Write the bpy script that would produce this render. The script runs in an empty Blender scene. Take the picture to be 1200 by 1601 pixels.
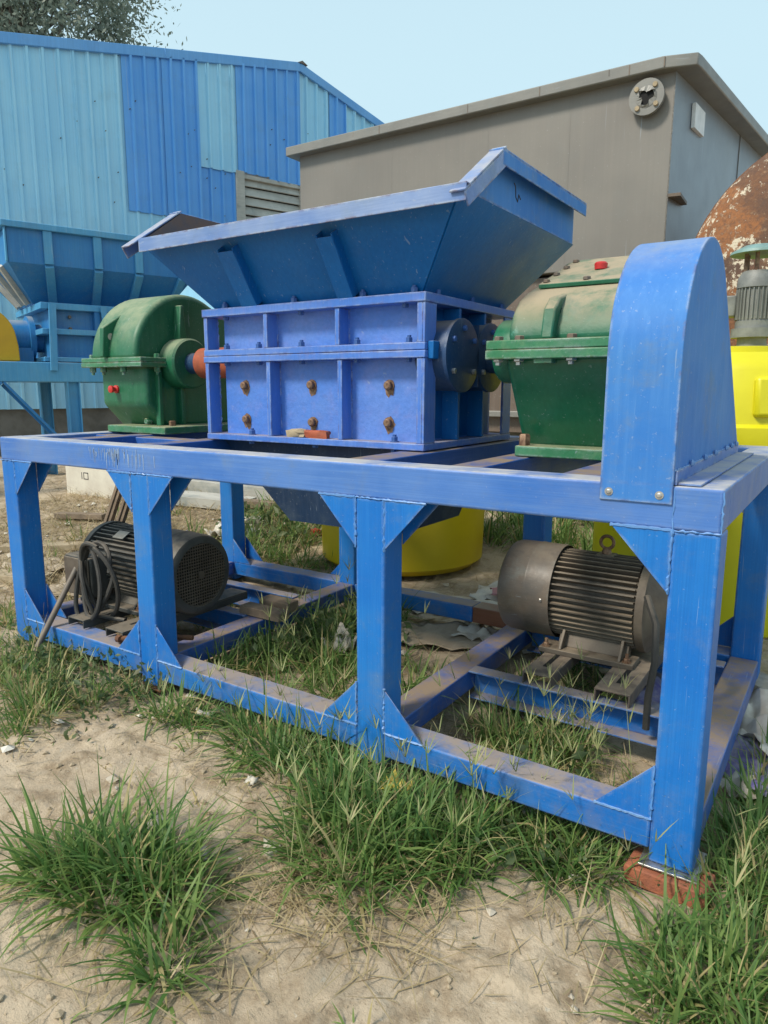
import bpy, bmesh, math, random
import numpy as np
from mathutils import Vector, Matrix
R = math.radians
PI = math.pi
random.seed(7)
rng = np.random.default_rng(11)
sc = bpy.context.scene
col = sc.collection

# ------------------------------------------------------------------ camera
CAM = Vector((0.2695, -2.0521, 1.4156))
rt = Vector((0.83330022, 0.55281694, 0.00204433)); up = Vector((-0.09749406, 0.14331766, 0.98486291))
fw = Vector((-0.54415591, 0.82088579, -0.17332301))
cd = bpy.data.cameras.new('camera'); cam = bpy.data.objects.new('camera', cd); col.objects.link(cam)
m = Matrix((rt, up, -fw)).transposed().to_4x4(); m.translation = CAM
cam.matrix_world = m
cd.sensor_fit = 'VERTICAL'; cd.sensor_height = 36.0; cd.lens = 1101.92 / 1601.0 * 36.0
cd.clip_start = 0.05; cd.clip_end = 600
cd.dof.use_dof = False
sc.camera = cam

# ------------------------------------------------------------------ light
SUN_ELEV, SUN_AZ = 48.0, 203.0      # azimuth clockwise from +Y
w = bpy.data.worlds.new('World'); sc.world = w; w.use_nodes = True
wn = w.node_tree.nodes; wl = w.node_tree.links
bg = wn['Background']
sky = wn.new('ShaderNodeTexSky'); sky.sky_type = 'NISHITA'; sky.sun_disc = False
sky.sun_elevation = R(SUN_ELEV); sky.sun_rotation = R(SUN_AZ)
sky.altitude = 0; sky.air_density = 1.0; sky.dust_density = 3.2; sky.ozone_density = 2.2
# summer haze: a pale veil over the sky, densest towards the horizon all the way round
tcw = wn.new('ShaderNodeTexCoord'); sep = wn.new('ShaderNodeSeparateXYZ'); wl.new(tcw.outputs['Generated'], sep.inputs[0])
mr_ = wn.new('ShaderNodeMapRange'); mr_.interpolation_type = 'SMOOTHSTEP'
mr_.inputs[1].default_value = .35; mr_.inputs[2].default_value = .9; mr_.inputs[3].default_value = .94; mr_.inputs[4].default_value = .5
wl.new(sep.outputs[2], mr_.inputs[0])
mxw = wn.new('ShaderNodeMix'); mxw.data_type = 'RGBA'; wl.new(mr_.outputs[0], mxw.inputs[0]); wl.new(sky.outputs[0], mxw.inputs[6])
mxw.inputs[7].default_value = (3.75, 5.15, 5.75, 1)
wl.new(mxw.outputs[2], bg.inputs[0]); bg.inputs[1].default_value = 0.15
sd = bpy.data.lights.new('sun', 'SUN'); sd.energy = 3.0; sd.angle = R(11.0); sd.color = (1.0, 0.93, 0.80)
so = bpy.data.objects.new('sun', sd); col.objects.link(so)
sdir = Vector((math.sin(R(SUN_AZ)) * math.cos(R(SUN_ELEV)), math.cos(R(SUN_AZ)) * math.cos(R(SUN_ELEV)), math.sin(R(SUN_ELEV))))
so.rotation_euler = sdir.to_track_quat('Z', 'Y').to_euler()
sc.view_settings.view_transform = 'Standard'; sc.view_settings.look = 'None'
sc.view_settings.gamma = 1; sc.view_settings.use_curve_mapping = False
sc.view_settings.exposure = 0.17
sc.render.engine = 'CYCLES'
sc.cycles.max_bounces = 6; sc.cycles.use_denoising = True

# ------------------------------------------------------------------ materials
MATS = {}
class NT:
    def __init__(s, name):
        s.m = bpy.data.materials.new(name); s.m.use_nodes = True
        s.n = s.m.node_tree.nodes; s.l = s.m.node_tree.links
        s.b = s.n['Principled BSDF']; s.tc = s.n.new('ShaderNodeTexCoord')
        MATS[name] = s.m
    def link(s, a, b): s.l.new(a, b)
    def noise(s, scale, detail=4, rough=.55, stretch=None, coord='Object', dist=0):
        n = s.n.new('ShaderNodeTexNoise'); n.inputs['Scale'].default_value = scale
        n.inputs['Detail'].default_value = detail; n.inputs['Roughness'].default_value = rough
        n.inputs['Distortion'].default_value = dist
        src = s.tc.outputs[coord]
        if stretch:
            mp = s.n.new('ShaderNodeMapping'); mp.inputs['Scale'].default_value = stretch
            s.link(src, mp.inputs[0]); src = mp.outputs[0]
        s.link(src, n.inputs['Vector']); return n.outputs[0]
    def ramp(s, f, a, b, inv=False):
        r = s.n.new('ShaderNodeMapRange'); r.inputs[1].default_value = a; r.inputs[2].default_value = b
        r.inputs[3].default_value = 1 if inv else 0; r.inputs[4].default_value = 0 if inv else 1
        r.interpolation_type = 'SMOOTHSTEP'
        s.link(f, r.inputs[0]); return r.outputs[0]
    def math(s, op, a, b):
        r = s.n.new('ShaderNodeMath'); r.operation = op; r.use_clamp = False
        for i, v in enumerate((a, b)):
            if isinstance(v, (int, float)): r.inputs[i].default_value = v
            else: s.link(v, r.inputs[i])
        return r.outputs[0]
    def mix(s, f, a, b, blend='MIX'):
        r = s.n.new('ShaderNodeMix'); r.data_type = 'RGBA'; r.blend_type = blend
        for i, v in ((0, f), (6, a), (7, b)):
            if isinstance(v, (int, float)): r.inputs[i].default_value = v
            elif isinstance(v, tuple): r.inputs[i].default_value = (*v[:3], 1)
            else: s.link(v, r.inputs[i])
        return r.outputs[2]
    def up(s, a=.55, b=.92):
        g = s.n.new('ShaderNodeNewGeometry'); x = s.n.new('ShaderNodeSeparateXYZ')
        s.link(g.outputs['Normal'], x.inputs[0]); return s.ramp(x.outputs[2], a, b)
    def bump(s, h, strength, dist=.01):
        b = s.n.new('ShaderNodeBump'); b.inputs['Strength'].default_value = strength; b.inputs['Distance'].default_value = dist
        s.link(h, b.inputs['Height'])
        prev = s.b.inputs['Normal'].links
        if prev: s.link(prev[0].from_socket, b.inputs['Normal'])
        s.link(b.outputs[0], s.b.inputs['Normal'])
    def color(s, c):
        if isinstance(c, tuple): s.b.inputs['Base Color'].default_value = (*c[:3], 1)
        else: s.link(c, s.b.inputs['Base Color'])
    def rough(s, v):
        if isinstance(v, (int, float)): s.b.inputs['Roughness'].default_value = v
        else: s.link(v, s.b.inputs['Roughness'])

DUST = (0.36, 0.29, 0.21)
def paint(name, c1, c2, rough=.42, dust=.7, rust=.25, upa=.55, upb=.92, brush=.22, edge=0, mud=0, streak_amt=.26, streak=(16, 16, .9), streak_c=None, grime=.25, bumpy=.25, scale=1.0, dustc=DUST, chip=None, spec=.5):
    t = NT(name)
    c = t.mix(t.ramp(t.noise(2.2 * scale, 5), .35, .68), c1, c2)
    st = t.ramp(t.noise(3.0 * scale, 3, .6, streak), .45, .75)
    sc_ = streak_c or tuple(min(1, v * 1.15 + .05) for v in c2)
    c = t.mix(t.math('MULTIPLY', st, streak_amt), c, sc_)
    # weathered grey-brown film in patches
    gr = t.math('MULTIPLY', t.ramp(t.noise(5.0 * scale, 6, .7), .5, .75), grime)
    c = t.mix(gr, c, (.19, .235, .235))
    # fine speckle
    sp = t.math('MULTIPLY', t.ramp(t.noise(90 * scale, 2), .66, .74), .22)
    c = t.mix(sp, c, (.5, .52, .52))
    # scratches
    br = t.ramp(t.noise(2.4 * scale, 4, .65, tuple(v * 4.5 if v > 3 else v * .8 for v in streak)), .38, .66)
    c = t.mix(t.math('MULTIPLY', br, brush), c, tuple(v * .62 for v in c1))
    sr = t.ramp(t.noise(2.0 * scale, 3, .5, tuple(v * 3 if v > 3 else v * 1.5 for v in streak), dist=.6), .70, .74)
    c = t.mix(t.math('MULTIPLY', sr, .30), c, (.42, .50, .58))
    if rust:
        rs = t.math('MULTIPLY', t.ramp(t.noise(6.5 * scale, 7, .72, dist=.4), .665, .72), rust)
        c = t.mix(rs, c, (.16, .065, .03))
    if chip:
        ch = t.ramp(t.noise(4.2 * scale, 8, .7), .60, .64)
        c = t.mix(t.math('MULTIPLY', ch, .8), c, chip)
    # broad scuffed, faded areas
    sf = t.math('MULTIPLY', t.ramp(t.noise(1.7 * scale, 8, .72, dist=.6), .52, .70), grime * .9)
    c = t.mix(sf, c, tuple(v * .55 + .10 for v in c2))
    if mud:
        x_ = t.n.new('ShaderNodeSeparateXYZ'); t.link(t.tc.outputs['Object'], x_.inputs[0])
        mz = t.math('MULTIPLY', t.ramp(x_.outputs[2], .0, .55, True), t.ramp(t.noise(9, 8, .75), .44, .66))
        c = t.mix(t.math('MULTIPLY', mz, mud), c, (.25, .19, .12))
    if edge:
        bv = t.n.new('ShaderNodeBevel'); bv.samples = 4; bv.inputs['Radius'].default_value = .015
        ge = t.n.new('ShaderNodeNewGeometry'); vm = t.n.new('ShaderNodeVectorMath'); vm.operation = 'DOT_PRODUCT'
        t.link(bv.outputs[0], vm.inputs[0]); t.link(ge.outputs['Normal'], vm.inputs[1])
        em = t.math('MULTIPLY', t.ramp(vm.outputs['Value'], .90, .997, True), t.ramp(t.noise(11 * scale, 7, .75), .40, .54))
        c = t.mix(t.math('MULTIPLY', em, edge), c, t.mix(t.ramp(t.noise(17 * scale, 4), .45, .6), (.42, .45, .48), (.17, .085, .05)))
    d = t.math('MULTIPLY', t.math('MULTIPLY', t.up(upa, upb), t.ramp(t.noise(5.5 * scale, 8, .72), .26, .60)), dust)
    c = t.mix(d, c, dustc)
    t.color(c)
    t.rough(t.math('ADD', t.math('MULTIPLY', d, .4), t.math('ADD', t.math('MULTIPLY', t.noise(7 * scale, 4), .3), rough - .15)))
    t.b.inputs['Specular IOR Level'].default_value = spec
    t.bump(t.noise(160 * scale, 3), bumpy * .35, .002)
    t.bump(t.noise(14 * scale, 4), bumpy, .006)
    return t.m
def plain(name, c1, c2=None, rough=.7, scale=6, metallic=0, bumpy=.2, dust=0, spec=.5):
    t = NT(name); c2 = c2 or tuple(v * .6 for v in c1)
    c = t.mix(t.ramp(t.noise(scale, 7, .65), .3, .7), c1, c2)
    if dust:
        d = t.math('MULTIPLY', t.math('MULTIPLY', t.up(.3, .9), t.ramp(t.noise(scale * 1.7, 6), .25, .6)), dust)
        c = t.mix(d, c, DUST)
    t.color(c); t.rough(rough); t.b.inputs['Metallic'].default_value = metallic
    t.b.inputs['Specular IOR Level'].default_value = spec
    t.bump(t.noise(scale * 12, 4), bumpy, .004)
    return t.m

B1, B2 = (.040, .145, .44), (.085, .205, .47)
M_BLUE = paint('blue_paint_uprights', (.009, .150, .53), (.018, .190, .57), edge=.5, mud=.18, streak=(22, 22, .8), streak_c=(.035, .22, .60), dust=.9, grime=.34, rust=.16, spec=.28)
M_BEAM = paint('blue_paint_beams', (.045, .160, .50), (.10, .225, .55), edge=.5, streak=(1.0, 16, 22), streak_c=(.18, .32, .58), dust=.92, grime=.42, rust=.2, dustc=(.50, .48, .45), spec=.35)
M_RAIL = paint('blue_paint_dirty_rails', (.010, .145, .50), (.024, .185, .54), edge=.5, mud=.26, streak=(1.0, 16, 20), dust=.86, grime=.38, rust=.22, dustc=(.36, .28, .20), spec=.28)
M_CROSS = paint('blue_paint_cross_rails', (.014, .085, .36), (.03, .12, .42), mud=.4, streak=(16, 1.0, 20), dust=1.0, grime=.2, rust=.25, dustc=(.27, .20, .14))
M_CHAM = paint('blue_violet_paint', (.055, .185, .62), (.10, .225, .64), edge=.6, streak=(9, 9, 3), streak_c=(.20, .21, .50), dust=.75, grime=.16, rust=.18, bumpy=.55)
M_CHPAN = paint('violet_blue_panel_paint', (.075, .215, .66), (.125, .25, .66), streak=(5, 5, 5), streak_c=(.26, .25, .52), dust=.5, grime=.14, rust=.12, bumpy=1.0)
M_HOP = paint('hopper_blue_paint', (.004, .125, .40), (.007, .145, .44), streak=(7, 7, 1), streak_c=(.012, .17, .46), spec=.28, dust=.6, grime=.10, rust=.1, bumpy=.2)
M_CHUTE = paint('shaded_chute_blue', (.006, .028, .075), (.010, .036, .09), dust=.2, grime=.2, rust=.2)  # blue darkened to put the shade below the chamber into the colour
M_HRIM = paint('rim_blue_paint', (.10, .20, .48), (.24, .33, .55), edge=.9, streak=(2, 10, 10), dust=.8, grime=.35, rust=.2, streak_c=(.3, .36, .55), dustc=(.45, .43, .42))
M_HIN = plain('hopper_rusty_lining', (.20, .105, .06), (.10, .085, .09), rough=.75, scale=5, bumpy=.4)
M_GUARD = paint('guard_blue_paint', (.035, .18, .54), (.06, .225, .57), rough=.62, spec=.3, brush=.06, streak_amt=.10, edge=.6, streak=(14, 14, .8), streak_c=(.22, .48, .84), dust=.35, grime=.45, rust=.1, dustc=(.42, .42, .42))
M_DISC = paint('bearing_cover_paint', (.012, .055, .17), (.018, .055, .12), dust=.5, grime=.5, rust=.15, bumpy=.3)
M_BOLTB = paint('bolt_blue_paint', (.02, .08, .30), (.04, .12, .36), dust=.4, grime=.4)
M_GRN = paint('green_paint', (.009, .120, .055), (.016, .150, .075), rough=.34, streak=(6, 6, 1.5), streak_c=(.03, .16, .085), dust=.55, grime=.18, rust=.05, bumpy=.25, dustc=(.20, .26, .16))
M_GRNL = paint('green_paint_left', (.011, .125, .058), (.018, .150, .074), rough=.42, upa=.0, upb=.8, streak=(6, 6, 1.5), streak_c=(.07, .25, .13), dust=.8, grime=.22, rust=.05, bumpy=.25, dustc=(.30, .33, .21))
M_GRND = paint('green_paint_dusty', (.010, .12, .06), (.018, .15, .085), rough=.5, upa=.05, upb=.85, streak=(3, 7, 3), streak_c=(.06, .27, .21), dust=1.0, grime=.4, rust=.05, bumpy=.5, dustc=(.38, .31, .21), chip=(.08, .26, .20))
M_GRNF = paint('green_paint_flange', (.02, .16, .065), (.05, .22, .11), rough=.45, edge=.6, streak=(8, 8, 8), streak_c=(.18, .30, .15), dust=.9, grime=.4, rust=.1, bumpy=.6, dustc=(.34, .32, .20))
M_GREYM = plain('motor_grey_metal', (.145, .12, .092), (.085, .066, .05), rough=.62, scale=7, dust=.65, bumpy=.25)
M_COWL = paint('fan_cowl_grey_paint', (.10, .09, .08), (.18, .135, .098), rough=.45, dust=.35, rust=1.0, scale=1.7, mud=.0, grime=.5, streak=(3, 9, 9), streak_c=(.15, .12, .09))
M_DARKM = plain('dark_motor_metal', (.075, .08, .078), (.042, .043, .04), rough=.55, scale=8, dust=.5)
M_BLACK = plain('black_rubber', (.03, .03, .028), (.055, .05, .045), rough=.6, scale=9, dust=.35)
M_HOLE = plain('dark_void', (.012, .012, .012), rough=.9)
M_RUST = plain('rust', (.19, .085, .038), (.10, .045, .028), rough=.85, scale=14, bumpy=.4)
M_RUSTR = paint('rust_brown_rail', (.20, .075, .04), (.26, .10, .055), dust=.9, grime=.2, rust=.3, streak=(1, 16, 20), streak_c=(.3, .16, .1), dustc=(.34, .27, .20))
M_RUSTB = plain('rusty_bolt', (.34, .22, .14), (.13, .065, .04), rough=.55, scale=30, metallic=.4)
M_ZINC = plain('zinc_bolt', (.62, .60, .56), (.42, .41, .40), rough=.35, scale=30, metallic=.8)
M_ORNG = plain('red_oxide_primer', (.46, .10, .04), (.26, .075, .04), rough=.7, scale=9)
M_RED = plain('red_plastic', (.62, .03, .025), (.45, .03, .03), rough=.4, scale=6)
M_CHAN = plain('rusty_channel_steel', (.16, .115, .085), (.085, .075, .075), rough=.75, scale=9, dust=.6)
M_WELD = paint('weld_paint', (.06, .22, .56), (.14, .30, .60), dust=.2, grime=.2, rust=.05)
M_WELDL = plain('bare_weld', (.22, .36, .60), (.12, .27, .56), rough=.5, scale=25)
M_BRICK = plain('brick_red', (.40, .13, .065), (.27, .10, .06), rough=.9, scale=14, bumpy=.8)
M_STONE = plain('pale_stone', (.42, .38, .31), (.27, .24, .19), rough=.95, scale=10, bumpy=.8)
M_CLOD = plain('dirt_clod', (.44, .35, .24), (.33, .26, .17), rough=.95, scale=14, bumpy=.8)
M_CONC = plain('grey_concrete', (.20, .19, .17), (.12, .115, .10), rough=.95, scale=3, bumpy=.5)
M_TANK = paint('tank_grey_paint', (.190, .174, .156), (.218, .200, .178), rough=.42, streak=(7, 7, .35), streak_c=(.24, .215, .185), brush=.07, dust=.3, grime=.12, rust=.4, bumpy=.1, scale=.45)
M_TANK_SKYLIT = paint('tank_skylit_side_tint', (.225, .265, .31), (.25, .29, .33), rough=.4, streak=(6, 6, .3), streak_c=(.23, .26, .29), brush=.07, dust=.3, grime=.12, rust=.1, bumpy=.1, scale=.45)  # tank grey tinted bluish: skylight on the shaded side, painted in
M_TRIM_T = paint('tank_rim_paint', (.185, .18, .168), (.23, .222, .203), streak=(2, 2, 8), brush=.07, dust=.4, grime=.3, rust=.35, bumpy=.1, scale=.8)
M_PLINTH = paint('tank_base_brown', (.135, .098, .075), (.16, .12, .095), dust=.3, grime=.2, rust=.2, scale=.5, bumpy=.1)
M_LBLUE = paint('pale_blue_sheet', (.33, .66, .88), (.38, .71, .90), rough=.45, brush=.15, streak=(9, 9, .25), streak_c=(.52, .76, .88), dust=0, grime=.16, rust=.07, bumpy=.05, scale=.45)  # albedo raised to stand in for distance haze
M_DBLUE = paint('mid_blue_sheet', (.10, .36, .80), (.14, .41, .84), rough=.42, brush=.15, streak=(9, 9, .25), streak_c=(.22, .48, .84), dust=0, grime=.18, rust=.10, bumpy=.05, scale=.45)  # lightened likewise, haze held in the colour
M_TRIM = paint('roof_trim_blue', (.11, .34, .72), (.15, .39, .74), dust=.3, grime=.2, rust=.1, scale=.5, bumpy=.05)
M_ROOF = paint('roof_sheet_blue', (.10, .25, .48), (.14, .30, .5), dust=.4, scale=.4)
M_LOUV = paint('weathered_grey_board', (.56, .54, .48), (.40, .385, .34), rough=.8, streak=(.6, 4, 14), streak_c=(.16, .15, .13), dust=0, grime=.7, rust=.0, scale=.8)
M_BGB = paint('machine_cyan_blue_paint', (.018, .175, .46), (.03, .215, .51), streak=(9, 9, .8), streak_c=(.06, .27, .48), dust=.7, grime=.25, rust=.15, scale=.8, bumpy=.15, dustc=(.33, .36, .36))
M_BGL = paint('machine_pale_blue_trim', (.06, .29, .56), (.10, .36, .60), streak=(9, 9, 1), streak_c=(.2, .40, .55), dust=.5, grime=.25, rust=.15, scale=.8, bumpy=.15, dustc=(.36, .38, .38))
M_YEL = plain('yellow_plastic', (.66, .50, .012), (.58, .42, .010), rough=.42, scale=2.0, bumpy=.05)
M_YELT = plain('bright_yellow_plastic', (.72, .66, .015), (.64, .58, .012), rough=.38, scale=2.0, bumpy=.04)
M_YGUARD = plain('yellow_paint', (.62, .36, .012), (.52, .30, .015), rough=.5, scale=3, bumpy=.1)
M_MIX = plain('mixer_grey_metal', (.24, .25, .24), (.15, .155, .15), rough=.5, scale=8, dust=.4)
M_MIXC = plain('mixer_cap_green', (.22, .36, .34), (.15, .24, .22), rough=.5, scale=8)
M_WHITE = plain('white_panel', (.68, .64, .54), (.55, .50, .42), rough=.8, scale=4, dust=.3)
M_STAIN = plain('chalky_run', (.34, .44, .58), (.22, .33, .54), rough=.9, scale=40)
M_WHITEP = plain('white_plate', (.85, .86, .86), (.7, .72, .72), rough=.5, scale=8)
M_WOOD = plain('old_wood', (.27, .20, .14), (.16, .12, .085), rough=.9, scale=12, bumpy=.5)
M_WOODP = plain('pale_wood', (.46, .37, .25), (.32, .25, .16), rough=.9, scale=12, bumpy=.5)
M_PAPER = plain('dirty_white_sheet', (.66, .62, .54), (.42, .36, .28), rough=.85, scale=5, bumpy=.2)
M_TANSHEET = plain('tan_paper_sheet', (.46, .38, .28), (.30, .235, .165), rough=.9, scale=5, bumpy=.2)
M_PINK = plain('pink_print', (.50, .24, .24), (.40, .20, .2), rough=.8)
M_PURP = plain('violet_printed_sack', (.11, .09, .30), (.42, .40, .42), rough=.7, scale=9)
M_WRAP = plain('yellow_wrapper', (.60, .50, .08), (.5, .35, .12), rough=.4, scale=12)
M_ROD = plain('dark_steel_bar', (.11, .10, .09), (.17, .12, .085), rough=.6, scale=10, dust=.4)
M_PLATE = plain('motor_nameplate', (.30, .29, .25), (.22, .21, .18), rough=.5, scale=20)
M_MARK = plain('dark_print', (.06, .06, .065), rough=.8)

def mat_rusttank():
    t = NT('peeling_rusty_tank')
    base = t.mix(t.ramp(t.noise(1.6, 7, .65), .3, .7), (.19, .085, .04), (.10, .06, .045))
    base = t.mix(t.math('MULTIPLY', t.ramp(t.noise(1.1, 4, .6, (1, 1, 1), dist=.8), .52, .62), .8), base, (.33, .13, .045))
    p = t.math('ADD', t.noise(15, 9, .75), t.math('MULTIPLY', t.noise(1.3, 3), .62))
    base = t.mix(t.math('MULTIPLY', t.ramp(t.noise(30, 8, .75), .42, .62), .6), base, (.085, .05, .04))
    base = t.mix(t.math('MULTIPLY', t.ramp(t.noise(22, 6, .7), .55, .66), .35), base, (.40, .26, .15))
    c = t.mix(t.ramp(p, .905, .945), base, (.60, .52, .40))
    t.color(c); t.rough(.85); t.bump(t.noise(20, 6), .5, .02); return t.m
M_RTANK = mat_rusttank()
def mat_ground():
    t = NT('dry_dirt')
    c = t.mix(t.ramp(t.noise(1.3, 8, .6), .3, .7), (.46, .362, .252), (.57, .468, .345))
    c = t.mix(t.math('MULTIPLY', t.ramp(t.noise(7, 8, .7), .46, .66), .7), c, (.25, .18, .11))
    c = t.mix(t.math('MULTIPLY', t.ramp(t.noise(60, 4, .7), .58, .68), .5), c, (.17, .12, .075))
    c = t.mix(t.math('MULTIPLY', t.ramp(t.noise(45, 3, .6), .66, .70), .6), c, (.58, .52, .42))
    # darker damp humus patches
    c = t.mix(t.math('MULTIPLY', t.ramp(t.noise(.8, 7, .68, dist=.5), .46, .66), .55), c, (.22, .175, .12))
    c = t.mix(t.math('MULTIPLY', t.ramp(t.noise(2.7, 8, .75, dist=.3), .52, .62), .45), c, (.20, .155, .10))
    vo = t.n.new('ShaderNodeTexVoronoi'); vo.feature = 'DISTANCE_TO_EDGE'; vo.inputs['Scale'].default_value = 7; t.link(t.tc.outputs['Object'], vo.inputs['Vector'])
    ck = t.math('MULTIPLY', t.ramp(vo.outputs['Distance'], .0, .035, True), t.ramp(t.noise(1.1, 4), .50, .60))
    c = t.mix(t.math('MULTIPLY', ck, .18), c, (.16, .12, .08))
    t.color(c); t.rough(.95); t.b.inputs['Specular IOR Level'].default_value = .15
    t.bump(t.noise(18, 9, .7), .5, .03); t.bump(t.noise(110, 5, .7), .55, .008); return t.m
M_GROUND = mat_ground()
def mat_leaf(name, ca, cb, cdry, trans=.42):
    t = NT(name)
    a = t.n.new('ShaderNodeAttribute'); a.attribute_name = 'tint'; a.attribute_type = 'GEOMETRY'
    c = t.mix(t.ramp(a.outputs['Fac'], 0, .72), ca, cb)
    c = t.mix(t.ramp(a.outputs['Fac'], .84, .93), c, cdry)
    t.color(c); t.rough(.5); t.b.inputs['Specular IOR Level'].default_value = .35
    tr = t.n.new('ShaderNodeBsdfTranslucent'); t.link(c, tr.inputs[0])
    mx = t.n.new('ShaderNodeMixShader'); mx.inputs[0].default_value = trans
    t.link(t.b.outputs[0], mx.inputs[1]); t.link(tr.outputs[0], mx.inputs[2])
    t.link(mx.outputs[0], t.n['Material Output'].inputs[0]); return t.m
M_GRASS = mat_leaf('grass_blade', (.085, .185, .045), (.23, .33, .095), (.48, .40, .19))
M_STRAW = mat_leaf('dry_straw', (.34, .26, .14), (.47, .38, .22), (.25, .18, .10), .2)
M_STALK = mat_leaf('seed_stalk', (.22, .26, .09), (.36, .38, .17), (.44, .38, .2), .3)
M_WEED = mat_leaf('weed_leaf', (.07, .12, .045), (.16, .20, .09), (.30, .27, .16))
M_TREE = mat_leaf('tree_leaf', (.17, .21, .165), (.27, .31, .24), (.36, .38, .30), .5)  # leaf greens paled and greyed to carry distance haze
M_BARK = plain('bark', (.13, .105, .08), (.08, .065, .05), rough=.95)

# ------------------------------------------------------------------ mesh builder
class MB:
    def __init__(s): s.v = []; s.f = []
    def add(s, vs, fs):
        o = len(s.v); s.v += [tuple(v) for v in vs]; s.f += [tuple(i + o for i in f) for f in fs]; return s
    def box(s, x0, x1, y0, y1, z0, z1):
        x0, x1 = min(x0, x1), max(x0, x1); y0, y1 = min(y0, y1), max(y0, y1); z0, z1 = min(z0, z1), max(z0, z1)
        return s.add([(x0, y0, z0), (x1, y0, z0), (x1, y1, z0), (x0, y1, z0), (x0, y0, z1), (x1, y0, z1), (x1, y1, z1), (x0, y1, z1)],
              [(0, 3, 2, 1), (4, 5, 6, 7), (0, 1, 5, 4), (1, 2, 6, 5), (2, 3, 7, 6), (3, 0, 4, 7)])
    def obox(s, p0, p1, side, a0, a1, b0, b1):
        """bar from p0 to p1; 'side' direction spans a0..a1, normal (dir x side) spans b0..b1"""
        p0 = Vector(p0); p1 = Vector(p1); d = (p1 - p0).normalized(); sd_ = Vector(side)
        sd_ = (sd_ - d * sd_.dot(d)).normalized(); n = d.cross(sd_)
        q = []
        for p in (p0, p1):
            for a, b in ((a0, b0), (a1, b0), (a1, b1), (a0, b1)): q.append(p + sd_ * a + n * b)
        return s.add(q, [(0, 3, 2, 1), (4, 5, 6, 7), (0, 1, 5, 4), (1, 2, 6, 5), (2, 3, 7, 6), (3, 0, 4, 7)])
    def prism(s, pts, axis, a0, a1):
        """polygon pts in the other two axes (cyclic order x:(y,z) y:(x,z) z:(x,y)) extruded a0..a1"""
        n = len(pts)
        def mk(p, a):
            return (a, p[0], p[1]) if axis == 'x' else (p[0], a, p[1]) if axis == 'y' else (p[0], p[1], a)
        vs = [mk(p, a0) for p in pts] + [mk(p, a1) for p in pts]
        fs = [(i, (i + 1) % n, n + (i + 1) % n, n + i) for i in range(n)] + [tuple(range(n - 1, -1, -1)), tuple(range(n, 2 * n))]
        return s.add(vs, fs)
    def tube(s, pts, r, n=8, caps=True, closed=False):
        pts = [Vector(p) for p in pts]; k = len(pts); rs = r if isinstance(r, (list, tuple)) else [r] * k
        ref = Vector((0, 0, 1)); vs = []
        for i, p in enumerate(pts):
            if closed: d = (pts[(i + 1) % k] - pts[i - 1])
            else: d = (pts[min(i + 1, k - 1)] - pts[max(i - 1, 0)])
            d.normalize()
            if i == 0:
                a = d.cross(ref)
                if a.length < .3: a = d.cross(Vector((1, 0, 0)))
            else: a = a - d * a.dot(d)
            a.normalize(); b = d.cross(a)
            for j in range(n):
                t = 2 * PI * j / n; vs.append(p + (a * math.cos(t) + b * math.sin(t)) * rs[i])
        fs = []
        for i in range(k if closed else k - 1):
            i2 = (i + 1) % k
            for j in range(n): fs.append((i * n + j, i * n + (j + 1) % n, i2 * n + (j + 1) % n, i2 * n + j))
        if caps and not closed: fs += [tuple(range(n - 1, -1, -1)), tuple((k - 1) * n + j for j in range(n))]
        return s.add(vs, fs)
    def lathe(s, prof, axis='x', c=(0, 0, 0), n=40, caps=True):
        """prof: list of (along, radius)"""
        vs = []
        for a, r in prof:
            for j in range(n):
                t = 2 * PI * j / n; u, v = r * math.cos(t), r * math.sin(t)
                p = (a, u, v) if axis == 'x' else (u, a, v) if axis == 'y' else (u, v, a)
                vs.append((p[0] + c[0], p[1] + c[1], p[2] + c[2]))
        fs = []; k = len(prof)
        for i in range(k - 1):
            for j in range(n): fs.append((i * n + j, i * n + (j + 1) % n, (i + 1) * n + (j + 1) % n, (i + 1) * n + j))
        if caps: fs += [tuple(range(n - 1, -1, -1)), tuple((k - 1) * n + j for j in range(n))]
        return s.add(vs, fs)
    def hexbolt(s, c, axis, r, h):
        pr = [(0, r), (h * .85, r), (h, r * .8)]
        return s.lathe(pr, axis, c, 6)
    def mesh(s, name, smooth=35):
        me = bpy.data.meshes.new(name); me.from_pydata(s.v, [], s.f); me.update()
        bm = bmesh.new(); bm.from_mesh(me); bmesh.ops.recalc_face_normals(bm, faces=bm.faces); bm.to_mesh(me); bm.free()
        if smooth:
            me.polygons.foreach_set('use_smooth', [True] * len(me.polygons)); me.set_sharp_from_angle(angle=R(smooth))
        return me
    def build(s, name, mat, parent=None, loc=None, bevel=0, seg=2, smooth=35, label=None):
        me = s.mesh(name, smooth); me.materials.append(mat)
        return place(name, me, parent, loc, bevel, seg, label)
def place(name, me, parent=None, loc=None, bevel=0, seg=2, label=None, rot=None):
    o = bpy.data.objects.new(name, me); col.objects.link(o)
    if parent: o.parent = parent
    if loc: o.location = loc
    if rot: o.rotation_euler = rot
    if bevel:
        b = o.modifiers.new('bevel', 'BEVEL'); b.width = bevel; b.segments = seg; b.limit_method = 'ANGLE'; b.angle_limit = R(40)
        b.use_clamp_overlap = True
    if label: o['label'] = label
    return o
def thing(name, label, cat, loc=(0, 0, 0), rotz=0, group=None):
    o = bpy.data.objects.new(name, None); col.objects.link(o); o.location = loc; o.rotation_euler = (0, 0, rotz)
    o.empty_display_size = .1
    tag(o, label, cat, group); return o
def tag(o, label, cat, group=None, kind=None):
    o['label'] = label
    if cat: o['category'] = cat
    if group: o['group'] = group
    if kind: o['kind'] = kind
    return o
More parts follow.
